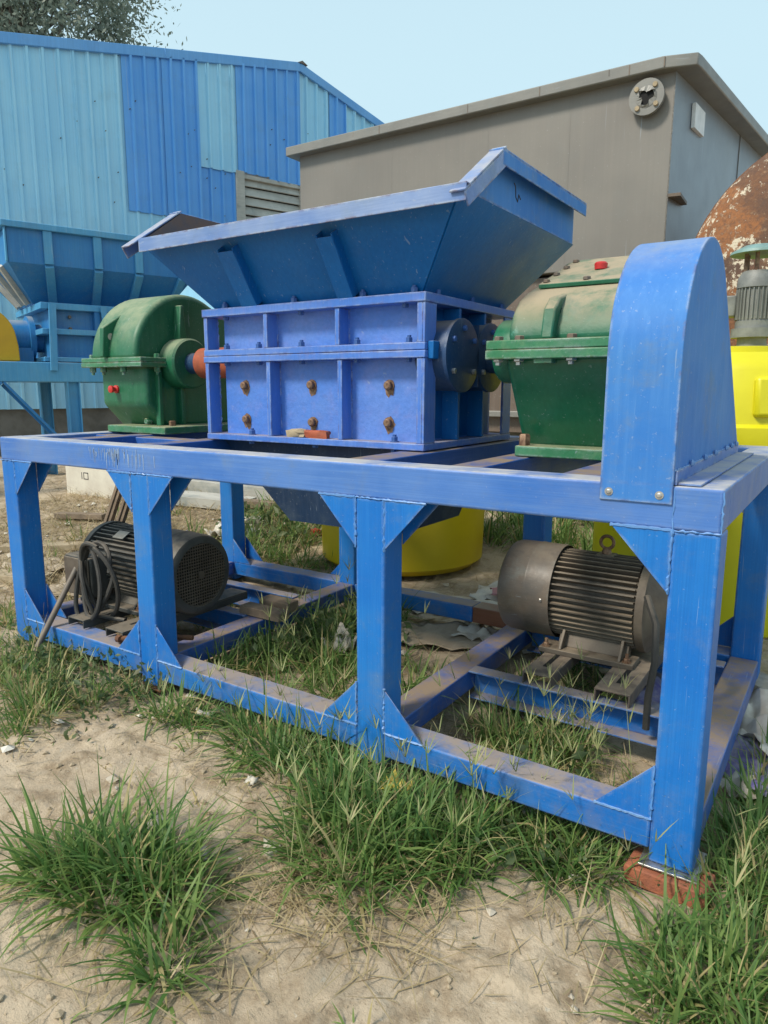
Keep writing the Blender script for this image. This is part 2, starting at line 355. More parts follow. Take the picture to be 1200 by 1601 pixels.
def dup(o, parent, loc=None, rot=None):
    c = o.copy(); col.objects.link(c); c.parent = parent
    if loc is not None: c.location = loc
    if rot is not None: c.rotation_euler = rot
    return c
def weld(mb, p0, p1, r=.0045, jit=1.0):
    r *= .7
    p0 = Vector(p0); p1 = Vector(p1); n = max(3, int((p1 - p0).length / .009))
    pts = [p0.lerp(p1, i / n) + Vector((random.uniform(-1, 1), random.uniform(-1, 1), random.uniform(-1, 1))) * .0022 * jit for i in range(n + 1)]
    mb.tube(pts, [r * (1 + jit * random.uniform(-.5, .5)) for _ in pts], 5)

# ------------------------------------------------------------------ ground
def vnoise(x, y, seed=0):
    def h(i, j):
        n = (i * 374761393 + j * 668265263 + seed * 982451653) & 0x7fffffff
        n = ((n ^ (n >> 13)) * 1274126177) & 0x7fffffff
        return ((n ^ (n >> 16)) & 0xffff) / 65535.0
    xi = np.floor(x).astype(np.int64); yi = np.floor(y).astype(np.int64); fx = x - xi; fy = y - yi
    fx = fx * fx * (3 - 2 * fx); fy = fy * fy * (3 - 2 * fy)
    a = h(xi, yi) * (1 - fx) + h(xi + 1, yi) * fx; b = h(xi, yi + 1) * (1 - fx) + h(xi + 1, yi + 1) * fx
    return a * (1 - fy) + b * fy - .5
def sstep(a, b, x):
    t = np.clip((x - a) / (b - a), 0, 1); return t * t * (3 - 2 * t)
FH = np.array([-.5525, .8335]); CX, CY = .2695, -2.0521
def zg(x, y, fine=True):
    x = np.asarray(x, float); y = np.asarray(y, float)
    s = (x - CX) * FH[0] + (y - CY) * FH[1]
    z = -.035 + .31 * sstep(4.6, 8.0, s) - .075 * sstep(-2.0, -.2, x) * sstep(1.6, .2, y) - .03 * sstep(-.2, -1.2, y)
    z = z + .05 * vnoise(x * .9, y * .9, 1) + .035 * vnoise(x * 2.6, y * 2.6, 2)
    if fine:
        nearf = 1 - sstep(5, 9, s)
        z = z + nearf * (.018 * vnoise(x * 6, y * 6, 3) + .015 * np.abs(vnoise(x * 13, y * 13, 4)) * 2 + .012 * vnoise(x * 30, y * 30, 5))
    return z
def axis(lo, hi, step, far):
    a = list(np.arange(lo, hi, step)); d = step; v = hi; right = []
    while v < far: right.append(v); d *= 1.25; v += d
    right.append(far); d = step; v = lo - step; left = []
    while v > -far: left.append(v); d *= 1.25; v -= d
    left.append(-far); return np.array(left[::-1] + a + right)
gx = axis(-4.2, 1.2, .02, 260); gy = axis(-1.5, 3.0, .02, 260)
GX, GY = np.meshgrid(gx, gy); GZ = zg(GX, GY)
nx, ny = len(gx), len(gy)
idx = np.arange(nx * ny).reshape(ny, nx)
quads = np.stack([idx[:-1, :-1], idx[:-1, 1:], idx[1:, 1:], idx[1:, :-1]], -1).reshape(-1, 4)
def fast_mesh(name, V, F, mat, tint=None, smooth=True):
    me = bpy.data.meshes.new(name); V = np.asarray(V, np.float32); F = np.asarray(F, np.int32); k = F.shape[1]
    me.vertices.add(len(V)); me.vertices.foreach_set('co', V.ravel())
    me.loops.add(F.size); me.loops.foreach_set('vertex_index', F.ravel())
    me.polygons.add(len(F)); me.polygons.foreach_set('loop_start', np.arange(0, F.size, k, dtype=np.int32))
    me.polygons.foreach_set('loop_total', np.full(len(F), k, np.int32))
    me.update(calc_edges=True); me.validate()
    if smooth: me.polygons.foreach_set('use_smooth', [True] * len(me.polygons))
    if tint is not None:
        a = me.attributes.new('tint', 'FLOAT', 'POINT'); a.data.foreach_set('value', np.asarray(tint, np.float32))
    me.materials.append(mat); return me
o = place('ground', fast_mesh('ground', np.stack([GX, GY, GZ], -1).reshape(-1, 3), quads, M_GROUND))
tag(o, 'pale dry trampled dirt yard with low bumps', None, kind='structure')
def G(x, y): return float(zg(x, y))

# ------------------------------------------------------------------ blue corrugated warehouse
WR = math.atan2(.943, .334)
W = thing('warehouse', 'tall shed clad in patched pale and mid blue corrugated sheets with weathered louvre', 'warehouse', (-9.65, 9.77, 0), WR)
def rooftop(t): return 7.63 + .170 * t if t < 0 else 7.63 - .325 * t
def sheet(t0, t1, zb, zt, mat, y=0, label=None, lean=0):
    """trapezoid-rib steel sheet; zt None = up to the roof trim"""
    pitch = .235; pts = [t0]; k = math.floor(t0 / pitch) * pitch
    prof = []
    while k < t1 + pitch:
        for a, h in ((0, 0), (.145, 0), (.162, .052), (.198, .052), (.215, 0)):
            if t0 < k + a < t1: prof.append((k + a, h))
        k += pitch
    prof = [(t0, 0)] + prof + [(t1, 0)]
    vs = []; n = len(prof)
    for (t, h) in prof:
        z1 = rooftop(t) if zt is None else zt
        vs.append((t + lean * random.uniform(-1, 1) * 0, y - h, zb)); vs.append((t, y - h, z1))
    for (t, h) in prof:
        z1 = rooftop(t) if zt is None else zt
        vs.append((t, y - h + .012, zb)); vs.append((t, y - h + .012, z1))
    fs = [(2 * i, 2 * i + 2, 2 * i + 3, 2 * i + 1) for i in range(n - 1)]
    fs += [(2 * n + 2 * i, 2 * n + 2 * i + 1, 2 * n + 2 * i + 3, 2 * n + 2 * i + 2) for i in range(n - 1)]
    fs += [(2 * i, 2 * n + 2 * i, 2 * n + 2 * i + 2, 2 * i + 2) for i in range(n - 1)]
    mb = MB(); mb.add(vs, fs)
    me = bpy.data.meshes.new('wall_panel'); me.from_pydata(mb.v, [], mb.f); me.update(); me.materials.append(mat)
    me.polygons.foreach_set('use_smooth', [False] * len(me.polygons))
    return place('wall_panel', me, W, label=label)
tb = [-9.4, -8.55, -7.7, -6.9, -6.05, -5.2, -4.32, -3.5]
for i in range(len(tb) - 1):
    sheet(tb[i], tb[i + 1] + .02, 1.05, None, M_LBLUE, y=-.014 * (i % 2))
sheet(-3.5, -2.78, 4.5, None, M_DBLUE, y=-.03, label='mid blue corrugated sheet'); sheet(-2.80, -2.15, 4.53, None, M_DBLUE, y=-.045, label='mid blue corrugated sheet')
sheet(-3.48, -2.15, 1.05, 4.56, M_LBLUE)
sheet(-2.17, -1.36, 5.47, None, M_LBLUE, y=-.03); sheet(-2.15, -1.40, 1.05, 5.5, M_DBLUE, label='short mid blue sheet under the pale one')
sheet(-1.38, -.70, 5.50, None, M_DBLUE, y=-.05, label='mid blue corrugated sheet'); sheet(-.71, .02, 5.46, None, M_DBLUE, y=-.035, label='mid blue corrugated sheet')
sheet(-1.38, .02, 1.05, 4.35, M_LBLUE)
sheet(.02, .74, 1.05, None, M_LBLUE); sheet(.72, 1.12, 1.05, None, M_DBLUE, y=-.03, label='narrow mid blue sheet')
sheet(1.10, 2.0, 1.05, None, M_LBLUE); sheet(1.98, 2.9, 1.05, None, M_LBLUE, y=-.014); sheet(2.88, 4.6, 1.05, None, M_LBLUE)
sheet(4.58, 6.6, 1.05, None, M_LBLUE, y=-.014)
mb = MB(); mb.box(-1.45, -1.27, -.09, .01, 4.3, 5.52); mb.build('louvre_post', M_LOUV, W, bevel=.01)
for k in range(6):
    mb = MB(); z = 4.40 + k * .175
    mb.obox((-1.26, -.02, z), (-.02, -.02, z), (0, -.35, -.94), -.165, 0, -.012, .012); mb.build('louvre_board', M_LOUV, W)
mb = MB(); mb.box(-1.26, -.02, .03, .05, 4.32, 5.48); mb.build('louvre_backing', M_HOLE, W)
mb = MB(); mb.box(-1.27, 0, -.06, .02, 5.40, 5.475); mb.build('louvre_rail', M_LOUV, W, bevel=.006)
mb = MB(); mb.box(-.02, .02, -.07, .02, 4.32, 5.47); mb.build('louvre_jamb', M_LOUV, W, bevel=.006)
mb = MB(); mb.obox((-9.5, 0, rooftop(-9.5) - .02), (.03, 0, 7.635 - .02), (0, 1, 0), -.10, 12, -.01, .16)
mb = MB()
mb.obox((-9.5, 0, rooftop(-9.5) - .03), (-2.7, 0, rooftop(-2.7) - .03), (0, 0, 1), 0, .16, .03, .085)
mb.obox((-2.72, -.012, rooftop(-2.72) - .035), (.02, -.012, 7.63 - .035), (0, 0, 1), 0, .16, .03, .085)
mb.build('roof_trim', M_TRIM, W, bevel=.006)
mb = MB(); mb.obox((-.02, 0, 7.64), (6.6, 0, rooftop(6.6)), (0, 0, 1), -.03, .12, .03, .085); mb.build('roof_trim', M_TRIM, W, bevel=.006)
mb = MB(); mb.prism([(-.05, 7.74), (.05, 7.79), (.17, 7.73), (.05, 7.74)], 'y', -.11, 11); mb.build('ridge_cap', M_ROD, W)
mb = MB()
mb.add([(-9.5, -.02, rooftop(-9.5) + .11), (.02, -.02, 7.74), (.02, 11, 7.74), (-9.5, 11, rooftop(-9.5) + .11), (6.6, -.02, rooftop(6.6) + .1), (6.6, 11, rooftop(6.6) + .1)], [(0, 1, 2, 3), (1, 4, 5, 2)])
mb.build('roof', M_ROOF, W)
mb = MB(); mb.box(-9.5, 6.6, .06, .3, -.3, 1.10); mb.build('plinth', M_CONC, W)
mb = MB(); mb.box(-9.45, -9.40, .02, 11, 0, rooftop(-9.4)); mb.box(6.55, 6.6, .02, 11, 0, rooftop(6.55)); mb.build('end_wall', M_LBLUE, W)
mb = MB()
for _ in range(34):
    t = random.choice([random.uniform(-6.2, -3.6), random.uniform(-3.4, .3)]); z = random.uniform(4.5, 6.5)
    mb.lathe([(-.065, .007), (-.03, .011)], 'y', (t, 0, z), 6)
mb.build('panel_screws', M_ROD, W)['kind'] = 'stuff'

# ------------------------------------------------------------------ grey steel tank
T = thing('steel_tank', 'large grey box shaped steel tank with overhanging rim and broken pipe flange', 'tank', (-1.508, 5.756, 0))
L = 6.5; k = .118
def quadprism(x0, y0, dx, yl, z0, z1, off=0):
    # footprint from left end to corner, right side leaning out by k
    return [(-4.77 + x0 - off, y0 - off, z0), (0 + dx + off, y0 - off, z0), (dx + k * yl + off, y0 + yl + off, z0), (-4.77 + x0 - off, y0 + yl + off, z0),
            (-4.77 + x0 - off, y0 - off, z1), (0 + dx + off, y0 - off, z1), (dx + k * yl + off, y0 + yl + off, z1), (-4.77 + x0 - off, y0 + yl + off, z1)]
BF = [(0, 3, 2, 1), (4, 5, 6, 7), (0, 1, 5, 4), (1, 2, 6, 5), (2, 3, 7, 6), (3, 0, 4, 7)]
mb = MB(); mb.add(quadprism(0, 0, 0, L, 2.67, 4.47), BF)
o = mb.build('tank_shell', M_TANK, T, bevel=.012, seg=2)
o.data.materials.append(M_TANK_SKYLIT)
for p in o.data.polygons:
    if p.normal.x > .7: p.material_index = 1  # right-facing side takes the painted skylight tint
# rim with clipped corner
c = .20; ov = .13
rim = [(-4.77 - ov, -ov), (-.10, -ov), (c, -ov + .10), (c + .02, -ov + .2), (ov + k * L + .03, L + ov), (-4.77 - ov, L + ov)]
mb = MB(); mb.prism(rim, 'z', 4.455, 4.57); mb.build('rim', M_TRIM_T, T, bevel=.012)
for x in (-.42, -.62, -1.35, -2.2, -3.4, -.09):
    mb = MB(); mb.box(x, x + .010, -ov - .002, -ov + .01, 4.47 if x != -.62 else 4.50, 4.558); mb.build('rim_joint', M_ROD, T)
mb = MB(); mb.add(quadprism(.08, .08, -.08, L - .2, .9, 2.64), BF); mb.build('support_base', M_PLINTH, T)
mb = MB(); mb.add(quadprism(0, 0, 0, L, 1.08, 1.15, .03), BF); mb.build('base_ledge', M_TRIM_T, T, bevel=.008)
mb = MB(); mb.add(quadprism(.2, .2, -.2, L - .5, .0, .9), BF); mb.build('footing', M_CONC, T)
mb = MB()
for x in (-1.05, -2.0, -3.3): mb = MB(); mb.box(x, x + .010, -.0015, .002, 2.7, 4.45); mb.build('front_seam', M_TANK, T)
mb = MB()
mb.obox((k * 2.3 + .004, 2.3, 2.7), (k * 2.3 + .004, 2.3, 4.45), (0, 1, 0), -.008, .008, -.006, .006)
mb.obox((k * 2.3 + .004, 2.3, 3.45), (k * 4.3 + .004, 4.3, 3.40), (0, 0, 1), -.008, .008, -.006, .006)
mb.build('side_seam', M_TRIM_T, T)
mb = MB(); weld(mb, (-.002, -.002, 2.7), (-.002, -.002, 4.45), .005); mb.build('corner_weld', M_TANK, T)
# flange (ring, torn centre, bolts)
fc = (-.245, 0, 4.245 - .0)
mb = MB(); mb.lathe([(-.10, .168), (-.10, .075), (-.06, .075), (-.06, .10), (.0, .10)], 'y', fc, 40, caps=False)
mb.lathe([(-.06, .10), (-.06, .168), (-.10, .168)], 'y', fc, 40, caps=False)
fl = mb.build('pipe_flange', M_TRIM_T, T)
mb = MB(); mb.lathe([(-.092, .001), (-.091, .08)], 'y', fc, 20, caps=False); mb.build('pipe_bore', M_HOLE, fl)
mb = MB()
n = 26; vs = []
for j in range(n):
    a = 2 * PI * j / n; r = .068 + .024 * math.sin(a * 3 + .5) + random.uniform(-.014, .012)
    vs.append((fc[0] + math.cos(a) * .10, -.104, fc[2] + math.sin(a) * .10)); vs.append((fc[0] + math.cos(a) * r, -.104 - random.uniform(0, .018), fc[2] + math.sin(a) * r))
mb.add(vs, [(2 * j, 2 * ((j + 1) % n), 2 * ((j + 1) % n) + 1, 2 * j + 1) for j in range(n)]); mb.build('torn_gasket', M_TRIM_T, fl, smooth=0)
for a in (45, 135, 225, 315):
    mb = MB(); mb.lathe([(-.120, .022), (-.10, .026)], 'y', (fc[0] + .125 * math.cos(R(a + 5)), 0, fc[2] + .125 * math.sin(R(a + 5))), 10); mb.build('bolt', M_WOODP, fl)
mb = MB(); mb.obox((k * .62 + .012, .50, 4.19), (k * .86 + .012, .86, 4.19), (0, 0, 1), -.12, .12, -.02, .02); mb.build('junction_plate', M_WHITEP, T, bevel=.004)
mb = MB(); mb.add([(0.0, -.02, 3.30), (.12, .0, 3.30), (.1, .42, 3.30), (.05, .42, 3.30), (0.0, -.02, 3.33), (.12, .0, 3.33), (.1, .42, 3.33), (.05, .42, 3.33)], BF)
mb.build('lug_plate', M_ROD, T)

# ------------------------------------------------------------------ rusty round tank at the right
RC = CAM + Vector((.8333, .5530, 0)) * 3.86 + Vector((-.5525, .8335, 0)) * 6.2
RT = thing('rusty_tank', 'round steel tank with rust and peeling cream paint behind the yellow tank', 'tank', (RC.x, RC.y, 0), R(-7))
zc = 2.31; rr = 1.31
mb = MB(); prof = [(-.34 + .34 * (1 - math.cos(a)), rr * math.sin(a)) for a in np.linspace(.02, PI / 2, 12)]
prof += [(1.6, rr)]; mb.lathe(prof, 'y', (0, 0, zc), 72, caps=True); ro = mb.build('shell', M_RTANK, RT)
mb = MB()
for q in range(2):
    pts = [(math.cos(a) * rr * 1.002, .02 + q * .9, zc + math.sin(a) * rr * 1.002) for a in np.linspace(0, 2 * PI, 60, endpoint=False)]
    mb.tube(pts, .016, 6, closed=True)
mb.build('ring_weld', M_RUST, RT)
for y in (.25, 1.3):
    mb = MB(); mb.prism([(-1.0, 0), (1.0, 0), (1.0, 1.5)] + [(rr * math.cos(a), zc + rr * math.sin(a)) for a in np.linspace(R(-33), R(-147), 20)] + [(-1.0, 1.5)], 'y', y, y + .16)
    mb.build('saddle', M_RUST, RT)

# ------------------------------------------------------------------ yellow tank with mixer
yc = CAM + Vector((-.5525, .8335, 0)) * (5.2 * math.cos(R(25.6))) + Vector((.8333, .5530, 0)) * (5.2 * math.sin(R(25.6)))
YT = thing('plastic_tank', 'tall yellow plastic dosing tank with grey mixer motor on its lid', 'tank', (yc.x, yc.y, G(yc.x, yc.y) - .02))
h0 = 1.62 - G(yc.x, yc.y) + .02
mb = MB(); mb.lathe([(0, .74), (.04, .79), (h0 - .55, .79), (h0 - .50, .805), (h0 - .42, .805), (h0 - .40, .78), (h0 - .10, .76), (h0 - .05, .72), (h0, .66)], 'z', (0, 0, 0), 64)
mb.build('tank_body', M_YELT, YT)
mb = MB(); mb.lathe([(h0, .30), (h0 + .035, .30), (h0 + .04, .28)], 'z', (.05, -.25, 0), 40); mb.build('lid', M_YELT, YT)
mb = MB()
for a in np.linspace(0, 2 * PI, 6, endpoint=False):
    mb.obox((.775 * math.cos(a), .775 * math.sin(a), h0 - .36), (.755 * math.cos(a), .755 * math.sin(a), h0 - .14), (-math.sin(a), math.cos(a), 0), -.16, .16, -.03, .03); mb.build('shoulder_block', M_YELT, YT, bevel=.02); mb = MB()
mp = CAM + Vector((-.5525, .8335, 0)) * 4.55 + Vector((.8333, .5530, 0)) * (4.55 * 568 / 1119)
mx, my = mp.x - yc.x, mp.y - yc.y
MX = MB(); MX.lathe([(.0, .115), (.012, .115), (.012, .09), (.07, .085), (.10, .085), (.10, .125), (.155, .125), (.155, .105), (.20, .105), (.20, .098), (.40, .098), (.40, .112), (.46, .108), (.50, .085)], 'z', (0, 0, 0), 32)
mo = MX.build('mixer_motor', M_MIX, YT, loc=(mx, my, h0 + .01))
fm = MB(); fm.box(.094, .112, -.003, .003, .21, .395)
fme = fm.mesh('cooling_fin'); fme.materials.append(M_MIX)
for j in range(28): place('cooling_fin', fme, mo, rot=(0, 0, 2 * PI * j / 28))
mb = MB(); mb.box(-.19, -.10, -.06, .05, .23, .36); mb.build('terminal_box', M_MIX, mo, bevel=.01)
for a in (30, 150, 270, 210):
    mb = MB(); mb.tube([(.075 * math.cos(R(a)), .075 * math.sin(R(a)), .48), (.075 * math.cos(R(a)), .075 * math.sin(R(a)), .61)], .012, 8); mb.build('cap_post', M_RUSTB, mo)
mb = MB(); mb.lathe([(.605, .15), (.60, .165), (.615, .16), (.65, .09), (.66, .02)], 'z', (0, 0, 0), 32); mb.build('rain_cap', M_MIXC, mo)

# yellow round tub under the machine
YB = thing('plastic_tub', 'round yellow plastic tub standing on the ground behind the blue frame', 'tub', (-2.77, 2.81, G(-2.77, 2.81) - .03))
mb = MB(); mb.lathe([(0, .60), (.05, .66), (.76, .68), (.78, .70), (.81, .70), (.81, .66), (.15, .63), (.15, .01)], 'z', (0, 0, 0), 64); mb.build('tub_body', M_YEL, YB)
mb = MB(); mb.tube([(.70 * math.cos(a), .70 * math.sin(a), 0.80) for a in np.linspace(0, 2 * PI, 48, endpoint=False)], .02, 8, closed=True); mb.build('rolled_rim', M_YEL, YB)

# ------------------------------------------------------------------ second shredder in the background
S2 = thing('background_shredder', 'cyan blue shredder machine with ribbed hopper and yellow guard beside the shed', 'machine', (-7.4, 2.2, 0), WR)
def panel4(mb, a, b, c_, d, th=.01):
    a, b, c_, d = map(Vector, (a, b, c_, d)); n = (b - a).cross(d - a).normalized() * th
    mb.add([a, b, c_, d, a + n, b + n, c_ + n, d + n], BF)
mb = MB()
T0, T1, D2 = .06, 2.75, 1.6
panel4(mb, (T0, 0, 2.73), (T1, 0, 2.73), (T1, 0, 3.13), (T0, 0, 3.13), -.01)
panel4(mb, (.35, .40, 2.35), (2.45, .40, 2.35), (T1, 0, 2.73), (T0, 0, 2.73), -.01)
panel4(mb, (T0, 0, 2.73), (T0, D2, 2.73), (T0, D2, 3.13), (T0, 0, 3.13), .01)
panel4(mb, (.35, .40, 2.35), (.35, 1.2, 2.35), (T0, D2, 2.73), (T0, 0, 2.73), .01)
panel4(mb, (T1, 0, 2.73), (T1, D2, 2.73), (T1, D2, 3.13), (T1, 0, 3.13), -.01)
panel4(mb, (2.45, .40, 2.35), (2.45, 1.2, 2.35), (T1, D2, 2.73), (T1, 0, 2.73), -.01)
panel4(mb, (T0, D2, 2.73), (T1, D2, 2.73), (T1, D2, 3.13), (T0, D2, 3.13), .01)
panel4(mb, (.35, 1.2, 2.35), (2.45, 1.2, 2.35), (T1, D2, 2.73), (T0, D2, 2.73), .01)
hp = mb.build('hopper', M_BGB, S2)
for t0 in (.42, .94, 1.40, 1.92, 2.4):
    mb = MB(); mb.box(t0, t0 + .09, -.04, 0, 2.735, 3.08); mb.obox((t0 + .045, 0, 2.735), (t0 + .045 + (1.4 - t0) * .10, .40, 2.36), (1, 0, 0), -.045, .045, .0, .05)
    mb.build('rib', M_BGL, hp, bevel=.005)
mb = MB(); mb.box(T0 - .05, T1 + .05, -.06, 0, 3.08, 3.145); mb.box(T0 - .06, T0, -.0, D2, 3.08, 3.145); mb.box(T0 - .02, T0 + .0, -.03, .02, 2.73, 3.08)
mb.build('rim_bar', M_BGL, hp, bevel=.006)
for y in (.35, .75, 1.15):
    mb = MB(); mb.obox((T0 - .0, y, 2.74), (.33, y * .6 + .3, 2.37), (0, 1, 0), -.035, .035, -.05, 0); mb.build('end_rib', M_LOUV, hp)
mb = MB(); mb.box(.45, 2.35, .12, 1.4, 1.70, 2.33); cb = mb.build('cutting_box', M_BGB, S2)
for z0, z1 in ((1.70, 1.75), (2.00, 2.06), (2.27, 2.34)):
    mb = MB(); mb.box(.42, 2.38, .02, .12, z0, z1); mb.box(.35, .45, .02, 1.45, z0, z1); mb.build('flange_bar', M_BGL, cb, bevel=.005)
for t0 in (.45, .92, 1.4, 1.86, 2.3):
    mb = MB(); mb.box(t0, t0 + .06, .035, .12, 1.75, 2.0); mb.box(t0, t0 + .06, .035, .12, 2.06, 2.27); mb.build('rib', M_BGB, cb, bevel=.004)
for t0 in (.66, 1.15, 1.62, 2.05):
    for z in (2.07, 2.2):
        mb = MB(); mb.hexbolt((t0, .10, z), 'y', .02, -.03); mb.build('bolt', M_ROD, cb)
mb = MB(); mb.obox((.43, -.03, 1.60), (.46, -.03, 2.33), (1, 0, 0), -.035, .035, -.02, .02); mb.build('corner_post', M_BGL, S2); mb = MB(); mb.obox((1.06, -.03, 1.75), (1.0, -.03, 2.33), (1, 0, 0), -.03, .03, -.02, .02); mb.build('corner_post', M_BGL, S2)
mb = MB(); mb.lathe([(.10, .20), (.30, .20), (.30, .25), (.36, .25), (.36, .16), (.45, .16)], 'x', (0, .62, 1.98), 28); mb.box(.12, .32, .42, .82, 1.69, 1.86)
mb.build('bearing_housing', M_BGB, S2)
gp = [(-.62, 1.70), (.12, 1.70), (.115, 1.86)] + [(-.25 + .35 * math.cos(a), 1.93 + .35 * math.sin(a)) for a in np.linspace(.1, PI - .1, 18)] + [(-.62, 1.86)]
mb = MB(); mb.prism(gp, 'y', .10, .42); mb.build('belt_guard', M_YGUARD, S2, bevel=.01)
for (a, b, y0, y1) in ((-1.6, 2.7, 0, .16), (-1.6, 2.7, 1.44, 1.6)):
    mb = MB(); mb.box(a, b, y0, y1, 1.475, 1.69); mb.build('platform_beam', M_BGL, S2, bevel=.008)
for t0 in (-1.6, .3, 1.4, 2.54):
    mb = MB(); mb.box(t0, t0 + .16, .16, 1.44, 1.475, 1.688); mb.build('platform_beam', M_BGL, S2, bevel=.008)
for t0 in (-1.5, .565, 2.4):
    for y0 in (.01, 1.45):
        mb = MB(); mb.box(t0, t0 + .012, y0, y0 + .14, .1, 1.475); mb.box(t0 + .012, t0 + .125, y0 + .06, y0 + .075, .1, 1.475); mb.box(t0 + .125, t0 + .137, y0, y0 + .14, .1, 1.475)
        mb.build('leg', M_BGL, S2)
mb = MB(); mb.obox((-.08, .05, 1.47), (.55, .05, .72), (0, 1, 0), -.05, .05, -.012, .012); mb.obox((-.05, .09, 1.47), (.58, .09, .72), (1, 0, .8), -.06, .0, -.006, .006); mb.build('brace', M_BGB, S2)
mb = MB(); mb.obox((-.10, .05, 1.47), (-.75, .05, .72), (0, 1, 0), -.05, .05, -.012, .012); mb.build('brace', M_BGB, S2)
mb = MB(); mb.add([(2.7, .0, 2.1), (3.4, .1, 2.5), (3.4, 1.2, 2.5), (2.7, 1.2, 2.1), (2.7, .0, 2.11), (3.4, .1, 2.51), (3.4, 1.2, 2.51), (2.7, 1.2, 2.11)], BF); mb.build('feed_plate', M_LBLUE, S2)
# pale sloping sheet showing between hopper and green gearbox
PS = thing('sheet_panel', 'pale blue tilted steel sheet showing above the left green gearbox', 'steel sheet', (-4.35, 2.2, G(-4.15, 2.3)))
pz = G(-4.15, 2.3)
mb = MB(); mb.add([(-.20, -.22, 2.06 - pz), (.22, .0, 2.02 - pz), (.10, .42, 2.18 - pz), (-.04, -.09, 2.285 - pz), (-.22, -.20, 2.065 - pz), (.20, .02, 2.025 - pz), (.08, .44, 2.19 - pz), (-.05, -.07, 2.295 - pz)], BF)
mb.build('sheet', M_LBLUE, PS)
mb = MB(); mb.box(.19, .25, .04, .10, .0, 2.02 - pz); mb.build('post', M_BGB, PS)

# ------------------------------------------------------------------ THE SHREDDER
H = 1.15; TB = .124; LW = .126; D = 1.715; RT0, RT1 = .0404, .139
X1, X2, X3, X4 = -3.609, -2.504, -1.216, -.126
S = thing('shredder_machine', 'big blue industrial shredder with two green gearboxes and motors on a welded frame', 'shredder', (0, 0, 0))
zb = H - TB
# legs
for y0 in (0, D - LW):
    for x in (X1, X2, X3, X4):
        mb = MB(); mb.box(x, x + LW, y0, y0 + LW, 0 if x != X2 else 0, zb)
        if x == X2 or x == X3: pass
        mb.build('leg', M_BLUE, S, bevel=.009, seg=3)
# top beams
for y0 in (0, D - LW):
    mb = MB(); mb.box(X1, 0, y0, y0 + LW, zb, H); tbm = mb.build('top_beam', M_BEAM, S, bevel=.009, seg=3)
for x in (X1, X4):
    mb = MB(); mb.box(x + .001, x + LW - .001, LW, D - LW, zb + .001, H - .001); mb.build('end_beam', M_BEAM, S, bevel=.006)
for x0, x1 in ((-3.23, -3.11), (-2.62, -2.50), (-1.35, -1.205), (-.905, -.785), (-.50, -.38)):
    mb = MB(); mb.box(x0, x1, LW, D - LW, zb + .002, H - .002); mb.build('cross_beam', M_CROSS, S, bevel=.006)
mb = MB(); mb.box(-3.48, -2.63, .50, .60, zb + .004, H - .01); mb.build('cross_beam', M_CROSS, S, bevel=.006)
# bottom rails
def rail(x0, x1, y0, y1, mat, name='bottom_rail', label=None, dz=0):
    mb = MB(); mb.box(x0, x1, y0, y1, RT0 + dz, RT1 - dz); return mb.build(name, mat, S, bevel=.007, seg=2, label=label)
for a, b in ((X1, X2), (X2, X3), (X3, X4)):
    rail(a + LW, b, .0, LW - .002, M_RAIL)
    if a == X2:
        rail(a + LW, -1.515, D - LW, D, M_RAIL); rail(-1.514, b, D - LW + .001, D, M_RUSTR, label='rust coloured unpainted rail piece')
    else: rail(a + LW, b, D - LW, D, M_RAIL)
for x in (X1, X2, X3, X4): rail(x + .001, x + LW - .001, LW, D - LW, M_CROSS, 'bottom_cross_rail', dz=.001)
# gussets: plates flush 3 mm proud of the front plane
def gusset(x, z, dx, dz, y=None, side=1):
    """right triangle with right angle at (x,z)"""
    ys = [(-.0016, .0035)] if y is None else [y]
    for y0, y1 in ys:
        mb = MB(); mb.prism([(x, z), (x + dx, z), (x, z + dz)], 'y', y0, y1); g = mb.build('gusset', M_BLUE, S, bevel=.0015, seg=1)
        if y0 < .01:
            mb = MB(); weld(mb, (x, y0 + .0012, z), (x, y0 + .0012, z + dz), .006); mb.build('weld_seam', M_WELD, g)
            mb = MB(); weld(mb, (x, y0 + .001, z), (x + dx, y0 + .001, z), .007, .45); mb.build('weld_seam', M_WELDL if dz > 0 else M_WELD, g)
def gz(): return .175
for y in (None, (D - .0035, D + .0045), (LW - .004, LW + .004), (D - LW - .004, D - LW + .004)):
    gw, gh = .17, .185
    for x, l, r in ((X1, 0, 1), (X2, 1, 1), (X3, 1, 1), (X4, 1, 0)):
        inner = y is not None and .05 < y[0] < D - .05
        if l:
            gusset(x, zb, -gw, -gh, y)
            if not inner: gusset(x, RT1, -gw, gh - .01, y)
        if r:
            gusset(x + LW, zb, gw, -gh, y)
            if not inner or x == X1: gusset(x + LW, RT1, gw, gh - .01, y)
# weld line along the leg tops
for x in (X1, X2, X3, X4):
    mb = MB(); weld(mb, (x, -.001, zb), (x + LW, -.001, zb), .0045); mb.build('weld_seam', M_WELD, S)
mb = MB(); weld(mb, (-.001, -.001, zb), (-.001, -.001, H - .01), .004); weld(mb, (-.126, -.0005, zb), (-.126, -.0005, H - .01), .003); mb.build('weld_seam', M_WELD, S)
mb = MB()
for _ in range(60):
    x = random.gauss(-2.62, .10); zt_ = H - .012 - random.uniform(0, .03); ln = random.uniform(.015, .075); w_ = random.uniform(.002, .006)
    if zt_ - ln < zb + .008: ln = zt_ - zb - .008
    mb.add([(x, -.0012, zt_), (x + w_, -.0012, zt_), (x + w_ * .7, -.0012, zt_ - ln), (x + w_ * .2, -.0012, zt_ - ln)], [(0, 3, 2, 1)])
mb.build('chalky_stain', M_STAIN, S, smooth=0)['kind'] = 'stuff'
